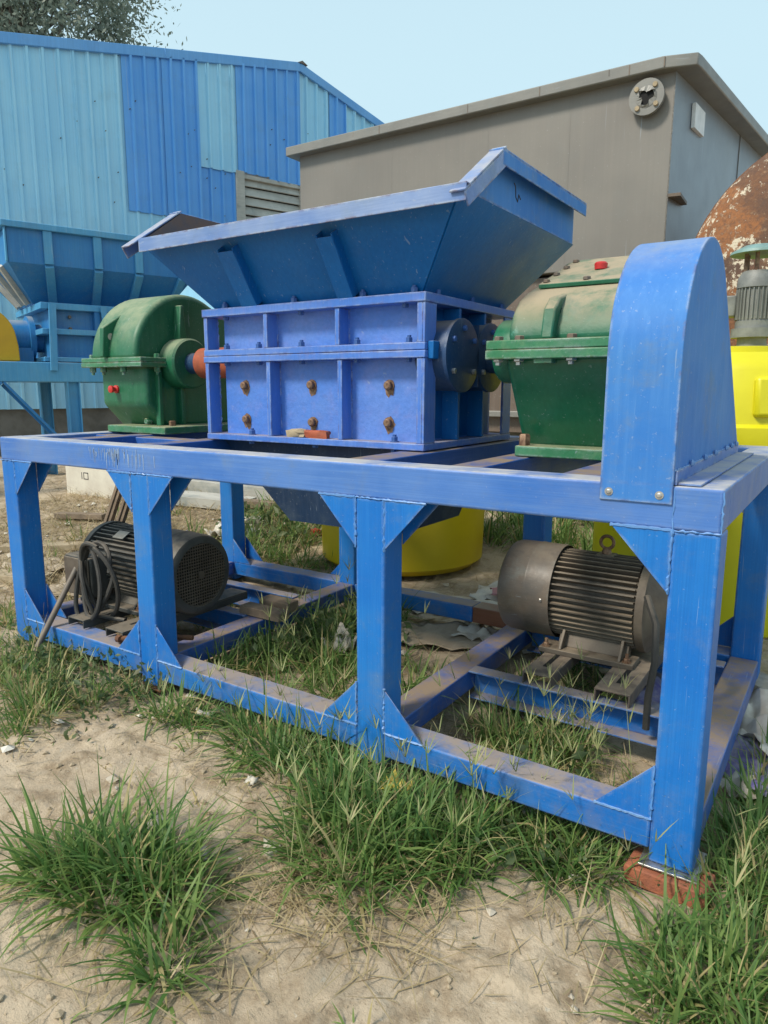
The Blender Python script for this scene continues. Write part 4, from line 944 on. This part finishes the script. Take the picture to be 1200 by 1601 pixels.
def crumple(name, cx, cy, w_, d_, mat, label, cat, h=.05, lift=.012, rot=0, n=16, group=None, z=None):
    xs = np.linspace(-.5, .5, n); A, B = np.meshgrid(xs, xs); sd_ = random.randint(0, 999)
    ex = 1 + .35 * vnoise(B * 3 + sd_, A * 0 + 3.3, sd_); ey = 1 + .35 * vnoise(A * 3 + sd_, B * 0 + 7.1, sd_)
    lx_ = A * w_ * ex; ly_ = B * d_ * ey; ca, sa = math.cos(rot), math.sin(rot)
    wx = lx_ * ca - ly_ * sa + cx; wy = lx_ * sa + ly_ * ca + cy
    bump_ = h * (np.abs(vnoise(A * 4 + sd_, B * 4, sd_)) * 2 + .6 * np.abs(vnoise(A * 9 + sd_, B * 9 + 2, sd_ + 1)))
    Z = (zg(wx, wy) if z is None else z) + lift + bump_
    V = np.stack([wx - cx, wy - cy, Z - G(cx, cy)], -1).reshape(-1, 3)
    I = np.arange(n * n).reshape(n, n); F = np.stack([I[:-1, :-1], I[:-1, 1:], I[1:, 1:], I[1:, :-1]], -1).reshape(-1, 4)
    me = fast_mesh(name, V, F, mat, smooth=False); o = place(name, me, None, (cx, cy, G(cx, cy)))
    s_ = o.modifiers.new('thick', 'SOLIDIFY'); s_.thickness = .003
    return tag(o, label, cat, group)
crumple('paper_sheet', -1.66, 1.36, .66, .40, M_TANSHEET, 'flattened tan paper sheet inside the frame beside the middle cross rail', 'paper sheet', .04, rot=.5)
crumple('paper_sheet', -1.86, 2.02, .72, .34, M_PAPER, 'pale paper sheet lying behind the rear rail near the tub', 'paper sheet', .045, rot=.35)
crumple('paper_sheet', -1.55, 2.36, .55, .42, M_PAPER, 'crumpled white sheet with pink patch behind the rusty rail', 'paper sheet', .09, rot=.2)
crumple('paper_scrap', -1.62, 2.25, .14, .11, M_PINK, 'small pink scrap on the crumpled white sheet', 'paper scrap', .03, lift=.085, rot=.4, n=8)
crumple('plastic_sheet', -1.42, 1.56, .30, .22, M_PAPER, 'small dirty plastic piece against the rear rail', 'plastic sheet', .05, rot=.1)
crumple('woven_sack', .22, 1.25, .46, .5, M_PAPER, 'white woven sack lying right of the frame end', 'sack', .10, rot=.3)
crumple('printed_sack', .13, .93, .40, .42, M_PURP, 'violet printed sack in the grass right of the frame', 'sack', .08, rot=.9)
crumple('printed_sack', -.28, 1.22, .40, .46, M_PURP, 'violet and white sack under the right motor', 'sack', .08, rot=.2)
crumple('plastic_scrap', .05, .72, .13, .12, M_PAPER, 'white plastic scrap in the grass beside the right end rail', 'plastic scrap', .05, rot=.5, n=9)
rock('stone', (-.02, 1.62, -.02), (.10, .14, .09), 'rough pale stone by the rear end of the right rail', 'stone')
crumple('paper_scrap', -1.975, -.05, .11, .05, M_PAPER, 'folded white paper scrap in front of the lower front rail', 'paper scrap', .03, rot=.9, n=8, lift=.03)
crumple('foam_lump', -1.95, .88, .17, .15, M_PAPER, 'crumpled white foam lump in grass between the middle legs', 'foam lump', .12, rot=.2, n=10, lift=.03)
crumple('wrapper', -.97, -.12, .12, .08, M_WRAP, 'yellow snack wrapper half hidden in the front grass', 'wrapper', .07, rot=.4, n=9, lift=.06)
crumple('paper_scrap', -1.46, -.33, .045, .03, M_PAPER, 'tiny white scrap on bare dirt left of the front grass', 'paper scrap', .02, rot=.2, n=6)
# back-left debris
def plank(x0, y0, x1, y1, w_, th, label, mat=M_WOOD, zo=0, cat='plank', name='plank', z0=None, z1=None):
    mb = MB(); za = G(x0, y0) + zo if z0 is None else z0; zb_ = G(x1, y1) + zo if z1 is None else z1
    mb.obox((0, 0, 0), (x1 - x0, y1 - y0, zb_ - za), (0, 0, 1), 0, th, -w_ / 2, w_ / 2)
    return tagb(mb, name, mat, label, cat, (x0, y0, za), .004)
WBx = -6.95
mb = MB(); mb.box(0, .95, 0, .55, 0, .66); WB = thing('panel_stack', 'dirty white foam panel block standing behind the left frame leg', 'panel block', (-6.98, 2.48, G(-6.6, 2.6) - .05))
mb.build('block', M_WHITE, WB, bevel=.01)
mb = MB()
for (x, z, w_, h_) in ((.30, .22, .008, .075), (.335, .22, .008, .075), (.41, .22, .008, .075), (.335, .22, .083, .008), (.335, .287, .083, .008)): mb.box(x, x + w_, -.003, .001, z, z + h_)
mb.build('printed_mark', M_MARK, WB)
mb = MB(); mb.box(.0, .93, .02, .54, .662, .70); mb.build('top_sheet', M_PAPER, WB, bevel=.004)
plank(-5.7, 2.75, -4.75, 3.05, .35, .10, 'grey weathered board lying behind the second frame leg', M_LOUV)
plank(-5.75, 3.25, -4.6, 3.5, .30, .16, 'long grey beam at the back beyond the second frame leg', M_LOUV)
plank(-4.9, 2.95, -4.1, 3.25, .14, .07, 'dark brown timber near the grey boards', M_WOOD, .03)
plank(-6.0, 1.75, -5.55, 1.95, .10, .05, 'short brown stick on the straw in front of the white block', M_WOOD, .02)
plank(-5.2, .55, -4.55, .75, .18, .06, 'pale plank on the ground beyond the left end of the frame', M_WOODP)
plank(-5.6, 1.0, -5.0, 1.5, .14, .05, 'flat pale board among dry straw left of the frame', M_WOODP)
rock('stone', (-4.55, 1.95, G(-4.55, 1.95) + .03), (.20, .15, .09), 'grey brown stone in dry straw behind the left motor', 'stone')
rock('stone', (-4.35, 2.7, G(-4.35, 2.7) + .03), (.19, .10, .08), 'long pale stone behind the rear left leg', 'stone', rot=.5)
crumple('plastic_bag', -4.25, 2.35, .42, .30, M_PAPER, 'white and black plastic bag on straw behind the left motor', 'plastic bag', .12, rot=.3)
crumple('plastic_sheet', -4.75, 1.5, .5, .3, M_PAPER, 'small white litter sheet in straw left of the motor', 'plastic sheet', .06, rot=.8)
crumple('plastic_sheet', -4.9, .95, .55, .32, M_TANSHEET, 'pale brown litter sheet behind the left end leg', 'plastic sheet', .06, rot=.4)
crumple('paper_sheet', -4.2, .75, .5, .3, M_TANSHEET, 'tan paper on the ground beside the left bottom rail', 'paper sheet', .05, rot=.2)
rock('plastic_lump', (-3.62, 2.72, .15), (.07, .06, .045), 'bright red plastic lump in the grass behind the rear frame legs', 'plastic lump', M_RED)
rock('foam_lump', (-3.45, 2.72, .10), (.05, .05, .04), 'small white lump beside the red plastic lump', 'foam lump', M_PAPER)
# leaning bars
def bar(p0, p1, w_, th, name, label, mat, cat):
    mb = MB(); p0 = Vector(p0); p1 = Vector(p1); mb.obox((0, 0, 0), p1 - p0, (1, .2, 0), -w_ / 2, w_ / 2, -th / 2, th / 2)
    mb.obox((0, 0, 0), p1 - p0, (1, .2, 0), -.004, .004, -th / 2 - .01, -th / 2)
    return tagb(mb, name, mat, label, cat, p0, .003)
mb = MB(); mb.tube([(0, 0, 0), Vector((-3.29, .24, .48)) - Vector((-3.21, -.17, -.02))], .016, 12)
tagb(mb, 'steel_rod', M_ROD, 'thin dark steel rod leaning over the lower front rail at the left end', 'rod', (-3.21, -.17, -.02))
bar((-3.72, .60, .30), (-3.62, .78, .86), .055, .03, 'steel_bar', 'left grooved brown bar leaning behind the left motor terminal box', M_WOOD, 'bar')
bar((-3.63, .62, .30), (-3.53, .80, .86), .055, .03, 'steel_bar', 'right grooved brown bar leaning against the left motor', M_WOOD, 'bar')
mb = MB(); mb.tube([(0, 0, 0), (.16, .10, .015), (.34, .18, .02)], .013, 10); mb.lathe([(-.012, .02), (.014, .02)], 'x', (0, 0, 0), 8)
tagb(mb, 'threaded_rod', M_RUST, 'short rusty threaded rod lying by the second front leg', 'rod', (-2.72, .04, .165))
mb = MB(); mb.box(0, .30, 0, .09, 0, .05); tagb(mb, 'wood_block', M_WOOD, 'brown wooden block under the fan end of the left motor', 'wood block', (-2.56, .72, .142), .004)
mb = MB(); mb.box(0, .22, 0, .10, 0, .06); tagb(mb, 'wood_block', M_WOOD, 'upper brown wooden block behind the left motor fan', 'wood block', (-2.54, .86, .142), .004)
for i, (x, w_, lb) in enumerate(((-1.98, .085, 'orange wood chip on the lower chamber ledge, right of two'), (-2.09, .07, 'pale wood chip on the lower chamber ledge, left of two'))):
    o = tagb(rough_box(0, w_ * 1.6, 0, .035, 0, .035, .006, 2), 'wood_chip', M_ORNG if i == 0 else M_WOODP, lb, 'wood chip', (x + .09, CY0 + .012, 1.184)); 

# ------------------------------------------------------------------ tree behind the shed
TX = CAM + Vector((-.5525, .8335, 0)) * 21 + Vector((.8333, .5530, 0)) * (-10.2)
TR = thing('tree', 'grey green leafy tree rising behind the blue shed roof', 'tree', (TX.x, TX.y, 0))
mb = MB(); mb.tube([(0, 0, 0), (.1, 0, 4), (-.1, .1, 8), (.1, 0, 13.5)], [.32, .26, .19, .06], 10)
trk = mb.build('trunk', M_BARK, TR)
cl = []
tt = []
for i in range(95):
    a = random.uniform(0, 2 * PI); rr_ = 3.3 * math.sqrt(random.random()); zz = random.uniform(9.6, 16.6)
    zz = min(zz, 16.8 - rr_ * .75 + random.uniform(-.4, .4)); p = Vector((rr_ * math.cos(a), rr_ * math.sin(a), zz)); cl.append(p)
    b0_ = Vector((0, 0, max(7.0, zz - 2.5)))
    mb2 = [b0_, b0_.lerp(p, .5) + Vector((0, 0, .25)), p]; tt.append(mb2)
mb = MB()
for b_ in tt: mb.tube(b_, [.07, .04, .012], 5)
mb.build('branch', M_BARK, TR)
nl = 48000; cen = np.array([cl[i % len(cl)] for i in range(nl)]); P = cen + rng.normal(0, 1, (nl, 3)) * np.array([.52, .52, .46]) * rng.uniform(.4, 1.35, (nl, 1))
def leaves(P, size, rng_, tint=None, fold=False):
    n = len(P); a = rng_.normal(0, 1, (n, 3)); a /= np.linalg.norm(a, axis=1)[:, None]; b = np.cross(a, rng_.normal(0, 1, (n, 3))); b /= np.linalg.norm(b, axis=1)[:, None]
    s = size * rng_.uniform(.6, 1.4, (n, 1)); V = np.stack([P - a * s, P + b * s * .45, P + a * s, P - b * s * .45], 1).reshape(-1, 3)
    if fold:
        nrm = np.cross(a, b); V = V.reshape(n, 4, 3); V[:, 1] += nrm * s * .16 - a * s * .15; V[:, 3] += nrm * s * .16 - a * s * .15; V = V.reshape(-1, 3)
        base = np.arange(n)[:, None] * 4; F = np.concatenate([base + np.array([[0, 2, 1]]), base + np.array([[0, 3, 2]])])
    else: F = np.arange(4 * n).reshape(n, 4)
    t = np.repeat(rng_.uniform(0, 1, n) if tint is None else tint, 4); return V, F, t
V, F, t_ = leaves(P, .068, rng)
place('crown', fast_mesh('crown', V, F, M_TREE, t_, smooth=False), TR)

# ------------------------------------------------------------------ grass and weeds
BV, BF_, BT = [], [], []
class Blades:
    def __init__(s): s.V = []; s.F = []; s.T = []; s.n = 0
    def add(s, x, y, az, L, th0, kap, wd, tint, z=None, S=5):
        n = len(x); z = zg(x, y) - .006 if z is None else z
        p = np.stack([x, y, z], -1); out = np.zeros((n, S + 1, 2, 3)); side = np.stack([-np.sin(az), np.cos(az), np.zeros(n)], -1)
        tw = rng.uniform(-.5, .5, n)
        for k_ in range(S + 1):
            u = k_ / S; wv = wd * (1 - u ** 1.8) * (.75 + .5 * min(1, 3 * u)) + .0003
            sd_ = side + np.stack([np.zeros(n), np.zeros(n), tw * u], -1)
            out[:, k_, 0] = p - sd_ * wv[:, None] * .5; out[:, k_, 1] = p + sd_ * wv[:, None] * .5
            th = th0 + kap * (u + .5 / S); st = L / S
            p = p + np.stack([np.sin(th) * np.cos(az) * st, np.sin(th) * np.sin(az) * st, np.cos(th) * st], -1)
        # keep above the soil
        fl_ = zg(out[..., 0], out[..., 1], False) + .004; out[..., 2] = np.where(np.arange(S + 1)[None, :, None] > 0, np.maximum(out[..., 2], fl_ + .003), out[..., 2])
        V = out.reshape(-1, 3); base = s.n + np.arange(n)[:, None] * (2 * (S + 1)); f = []
        for k_ in range(S): f.append(np.stack([base[:, 0] + 2 * k_, base[:, 0] + 2 * k_ + 1, base[:, 0] + 2 * k_ + 3, base[:, 0] + 2 * k_ + 2], -1))
        s.V.append(V); s.F.append(np.concatenate(f)); s.T.append(np.repeat(tint, 2 * (S + 1))); s.n += len(V)
    def build(s, name, mat, label):
        o = place(name, fast_mesh(name, np.concatenate(s.V), np.concatenate(s.F), mat, np.concatenate(s.T))); return tag(o, label, None, kind='stuff')
GR, ST, SK, WD = Blades(), Blades(), Blades(), Blades()
def clump(cx, cy, r, n, L, tilt=.7, wd=.0055, dry=.16, ry=None, tight=.45):
    """a tuft: blades rooted near the centre and fanning outward"""
    ry = ry or r; n = max(4, int(n * .45)); wd = wd * 1.6; a = rng.uniform(0, 2 * PI, n); q = np.sqrt(rng.uniform(0, 1, n)) * tight
    x = cx + r * q * np.cos(a); y = cy + ry * q * np.sin(a)
    az = a + rng.normal(0, 1.0, n); l = L * rng.uniform(.35, 1.25, n)
    th0 = np.abs(rng.normal(.15, .25, n)) + tilt * q / tight * .55; kap = rng.normal(.85, .75, n); th0 = np.where(rng.uniform(0, 1, n) < .16, rng.uniform(1.0, 1.5, n), th0); l = l * np.where(rng.uniform(0, 1, n) < .10, 1.45, 1.0)
    tint = np.clip(rng.uniform(0, .80, n) ** 1.1 + (rng.uniform(0, 1, n) < dry) * .9, 0, 1)
    GR.add(x, y, az, l, th0, kap, wd * rng.uniform(.5, 1.25, n), tint)
def tufts(x0, x1, y0, y1, count, n, L, wd=.005, dry=.15, keep=None, r=.16):
    for _ in range(count):
        x = random.uniform(x0, x1); y = random.uniform(y0, y1)
        if keep and not keep(x, y): continue
        clump(x, y, r * random.uniform(.6, 1.3), int(n * random.uniform(.5, 1.3)), L * random.uniform(.6, 1.2), random.uniform(.5, 1.0), wd, dry)
def straws(x0, x1, y0, y1, n, L=.16, wd=.0028, up_=.1, fn=None):
    x = rng.uniform(x0, x1, n); y = rng.uniform(y0, y1, n)
    if fn is not None:
        kk = fn(x, y); x, y = x[kk], y[kk]; n = len(x)
    ST.add(x, y, rng.uniform(0, 2 * PI, n), L * rng.uniform(.3, 1.3, n), np.clip(rng.normal(1.35, up_, n), .6, 1.62), rng.uniform(-.3, .35, n), wd * rng.uniform(.5, 1.4, n), rng.uniform(0, 1, n), z=zg(x, y) + .006, S=4)
def seeds(cx, cy, r, n, L=.26):
    """digitate seed heads on thin stalks"""
    for _ in range(n):
        a = random.uniform(0, 2 * PI); x = cx + r * math.sqrt(random.random()) * math.cos(a); y = cy + r * math.sqrt(random.random()) * math.sin(a)
        az = random.uniform(0, 2 * PI); l = L * random.uniform(.6, 1.3); th = random.uniform(.05, .55); kp = random.uniform(0, .5); zz = G(x, y); tn = random.uniform(.1, .8)
        SK.add(np.array([x]), np.array([y]), np.array([az]), np.array([l]), np.array([th]), np.array([kp]), np.array([.0028]), np.array([tn]), z=np.array([zz]), S=5)
        S_ = 5; p = np.array([x, y, zz])
        for k_ in range(S_):
            t = th + kp * (k_ + .5) / S_; p = p + np.array([math.sin(t) * math.cos(az), math.sin(t) * math.sin(az), math.cos(t)]) * l / S_
        m_ = random.randint(3, 6); aa = az + np.linspace(-1.3, 1.3, m_) + rng.normal(0, .2, m_)
        SK.add(np.full(m_, p[0]), np.full(m_, p[1]), aa, rng.uniform(.05, .10, m_), rng.uniform(.3, .9, m_), rng.uniform(-.2, .5, m_), np.full(m_, .0042), rng.uniform(.2, 1, m_), z=np.full(m_, p[2]), S=3)
# foreground tufts (positions from the photograph's ground)
clump(-1.50, -.90, .42, 900, .26, .95, .0062, .05, ry=.32); clump(-1.40, -.83, .22, 260, .30, .6, .006, .05)
clump(-1.66, -.98, .2, 220, .24, .9, .006, .08); clump(-1.28, -.80, .22, 260, .20, 1.0, .0055, .15)
clump(-1.14, -.98, .20, 190, .20, 1.0, .006, .12); clump(-1.08, -1.05, .12, 90, .15, 1.0, .0055, .15)
for (x, y, r, n, l) in ((-.98, -.40, .34, 620, .27), (-.80, -.32, .26, 420, .25), (-1.10, -.28, .24, 380, .25), (-.92, -.16, .30, 520, .26), (-.72, -.14, .26, 420, .25), (-.86, -.50, .22, 260, .20), (-.64, -.26, .2, 260, .22), (-1.18, -.14, .22, 300, .24)):
    clump(x, y, r, n, l, .9, .0058, .10)
for (x, y, r, n, l) in ((-1.62, -.08, .30, 420, .24), (-1.42, -.02, .26, 380, .22), (-1.45, -.16, .24, 320, .22), (-1.80, -.02, .2, 220, .2), (-1.25, -.06, .25, 320, .22), (-2.14, -.14, .22, 260, .20), (-2.05, -.07, .15, 140, .18), (-1.95, -.16, .14, 130, .18)):
    clump(x, y, r, n, l, .95, .0052, .14)
for (x, y, r, n, l) in ((-.50, -.02, .24, 360, .20), (-.38, -.08, .20, 300, .18), (-.28, -.02, .18, 240, .18), (-.62, -.05, .2, 300, .22), (-.42, .04, .22, 240, .20)):
    clump(x, y, r, n, l, .9, .0052, .12)
for (x, y, r, n, l) in ((.06, -.28, .26, 420, .20), (.16, -.36, .26, 420, .20), (.20, -.18, .26, 380, .22), (.10, .08, .24, 380, .24), (.15, .28, .22, 360, .26), (.10, .46, .18, 260, .24), (.24, .10, .2, 300, .26), (.02, -.42, .18, 220, .16), (.24, -.44, .22, 300, .16), (.22, .52, .18, 240, .22), (.12, .66, .14, 160, .2), (-.02, -.20, .14, 150, .14), (.3, .3, .2, 260, .24)):
    clump(x, y, r, n, l, .9, .0052, .10)
for (x, y, r, n, l) in ((-2.60, -.50, .22, 240, .18), (-2.72, -.42, .2, 200, .18), (-2.52, -.62, .14, 100, .14), (-2.85, -.35, .22, 200, .2), (-2.75, -.72, .2, 160, .18)):
    clump(x, y, r, n, l, .95, .0048, .25)
tufts(-3.9, -2.45, -.40, .02, 34, 110, .17, .0045, .3); tufts(-4.4, -3.55, -.5, .5, 22, 80, .15, .0045, .4)
# inside the frame
tufts(-2.35, -1.25, .16, 1.55, 64, 110, .22, .005, .15, keep=lambda x, y: not (x > -1.95 and y > .95)); tufts(-2.35, -1.95, .5, 1.5, 14, 140, .26, .0055, .1)
tufts(-1.06, -.16, .14, .66, 26, 120, .20, .0048, .25); tufts(-1.02, -.5, .8, 1.5, 8, 90, .18, .005, .2); tufts(-.98, -.62, .78, 1.1, 7, 110, .16, .005, .1)
tufts(-3.4, -2.6, .2, 1.5, 8, 60, .12, .0045, .5)
# behind
tufts(-4.6, -3.0, 1.9, 3.4, 46, 130, .26, .006, .15, r=.22); tufts(-3.2, -1.2, 3.4, 5.6, 60, 120, .36, .009, .15, r=.3); tufts(-2.2, -.6, 2.7, 3.6, 10, 60, .14, .005, .4)
tufts(-6.5, -4.2, .6, 3.2, 26, 70, .16, .006, .5, r=.22); tufts(.1, .9, .6, 2.4, 26, 90, .22, .005, .2)
tufts(-1.6, .3, 3.6, 5.4, 30, 110, .34, .008, .2, r=.3); tufts(-7.5, -4.5, 3.2, 6.5, 30, 60, .3, .009, .5, r=.35)
# sparse single sprouts on bare dirt
tufts(-2.6, .3, -1.3, -.2, 26, 10, .10, .004, .45, r=.1)
seeds(-.95, -.30, .38, 44, .27); seeds(-1.5, -.06, .3, 22, .23); seeds(-.45, 0, .28, 26, .22); seeds(.14, .0, .3, 26, .24); seeds(-.62, .40, .36, 46, .30); seeds(-1.9, .75, .45, 34, .34); seeds(-.85, .95, .2, 8, .2); seeds(-2.65, -.45, .25, 14, .18); seeds(-2.1, -.1, .2, 10, .18)
# dead flattened stems mixed into the tufts
for (cx_, cy_, r_) in ((-1.5, -.9, .36), (-.95, -.35, .42), (-1.5, -.08, .36), (-.5, -.05, .3), (.13, -.2, .4), (-2.65, -.4, .35), (-1.12, -1.0, .25), (-.7, .42, .35), (-1.9, .7, .45)):
    straws(cx_ - r_, cx_ + r_, cy_ - r_, cy_ + r_, 80, .17, .0036, .35)
# straw
straws(-6.8, -3.5, .2, 3.2, 11000, .20, .0046, .22); straws(-5.2, -3.6, .6, 2.2, 3500, .26, .005, .35); straws(-3.55, -2.4, -.45, 1.6, 900, .14, .003, .15)
straws(-2.9, .3, -1.4, 1.6, 900, .11, .0022, .08); straws(-1.1, -.55, -.75, -.35, 240, .26, .0032, .08); straws(-.45, .0, -.55, -.15, 60, .12, .0025, .06)
straws(-1.3, -.9, -1.05, -.5, 120, .2, .003, .08); straws(-1.1, -.2, .2, .68, 500, .14, .003, .2); straws(-2.3, .3, 1.7, 3.0, 1200, .16, .0035, .12); straws(-9, -5, 2.5, 5.5, 1800, .28, .007, .2)
straws(-1.9, -1.2, -.7, -.2, 160, .13, .0022, .06)
GR.build('grass', M_GRASS, 'green crabgrass tufts growing on the dirt around and inside the frame')
ST.build('dry_straw', M_STRAW, 'dry straw and dead stems scattered over the dirt')
SK.build('seed_stalks', M_STALK, 'thin pale grass stalks with finger like seed heads')
# broadleaf weeds
def weeds(cx, cy, r, n, size, zmax, tint_hi=.9):
    a = rng.uniform(0, 2 * PI, n); q = np.sqrt(rng.uniform(0, 1, n)) * r; x = cx + q * np.cos(a); y = cy + q * np.sin(a)
    P = np.stack([x, y, zg(x, y) + rng.uniform(.01, zmax, n)], -1)
    V, F, t = leaves(P, size, rng, rng.uniform(0, tint_hi, n), True); return V, F, t
acc = [weeds(-2.62, -.10, .30, 300, .020, .15), weeds(-2.9, -.04, .3, 260, .020, .14), weeds(-3.25, -.12, .3, 200, .019, .13), weeds(-.52, -.10, .16, 80, .018, .10, .6), weeds(-.36, .0, .12, 60, .018, .10, .6), weeds(-2.05, 1.1, .35, 220, .03, .2, .6), weeds(-2.2, .7, .25, 140, .025, .16, .6), weeds(-.6, .55, .2, 40, .03, .12, .7), weeds(.12, -.05, .2, 80, .013, .14), weeds(-3.9, 2.5, .5, 240, .04, .25), weeds(-2.4, -.3, .25, 90, .018, .05)]
nV = 0; VV, FF, TT = [], [], []
for V, F, t in acc: VV.append(V); FF.append(F + nV); TT.append(t); nV += len(V)
tag(place('weeds', fast_mesh('weeds', np.concatenate(VV), np.concatenate(FF), M_WEED, np.concatenate(TT), smooth=False)), 'small leafy weeds growing along the lower rails', None, kind='stuff')
# pebbles and clods
mb = MB()
bm = bmesh.new(); bmesh.ops.create_icosphere(bm, subdivisions=1, radius=1); iv = [v.co.copy() for v in bm.verts]; jf = [tuple(v.index for v in f.verts) for f in bm.faces]; bm.free()
for _ in range(2200):
    x = random.uniform(-2.9, .5); y = random.uniform(-1.45, .2) if random.random() < .7 else random.uniform(.2, 2.5); r = .002 + .013 * random.random() ** 5
    s_ = Vector((random.uniform(.7, 1.3), random.uniform(.7, 1.3), random.uniform(.5, .9))) * r; rot = Matrix.Rotation(random.uniform(0, 6), 3, 'Z')
    mb.add([rot @ Vector((v.x * s_.x * random.uniform(.6, 1.3), v.y * s_.y * random.uniform(.7, 1.2), v.z * s_.z * random.uniform(.7, 1.2))) + Vector((x, y, G(x, y) + r * .25)) for v in iv], jf)
tag(mb.build('pebbles', M_CLOD, smooth=0), 'small pebbles and dirt clods on the bare ground', None, kind='stuff')

mb = MB()
for _ in range(420):
    if random.random() < .6: x, y = random.uniform(-6.3, -3.5), random.uniform(.3, 3.0)
    elif random.random() < .6: x, y = random.uniform(-2.3, .4), random.uniform(.9, 2.6)
    else: x, y = random.uniform(-3.2, .3), random.uniform(-.8, .2)
    r_ = .006 + .05 * random.random() ** 3; n_ = random.randint(4, 7); a0_ = random.uniform(0, 6)
    ring = [Vector((x + r_ * random.uniform(.5, 1.2) * math.cos(a0_ + 2 * PI * i / n_), y + r_ * random.uniform(.5, 1.2) * math.sin(a0_ + 2 * PI * i / n_), 0)) for i in range(n_)]
    for v in ring: v.z = G(v.x, v.y) + .004 + random.uniform(0, r_ * .45)
    c_ = sum(ring, Vector()) / n_; c_.z += r_ * random.uniform(.1, .6)
    mb.add(ring + [c_], [(i, (i + 1) % n_, n_) for i in range(n_)])
tag(mb.build('litter', M_PAPER, smooth=0), 'small pale scraps of paper, plastic and rubble strewn over the yard', None, kind='stuff')
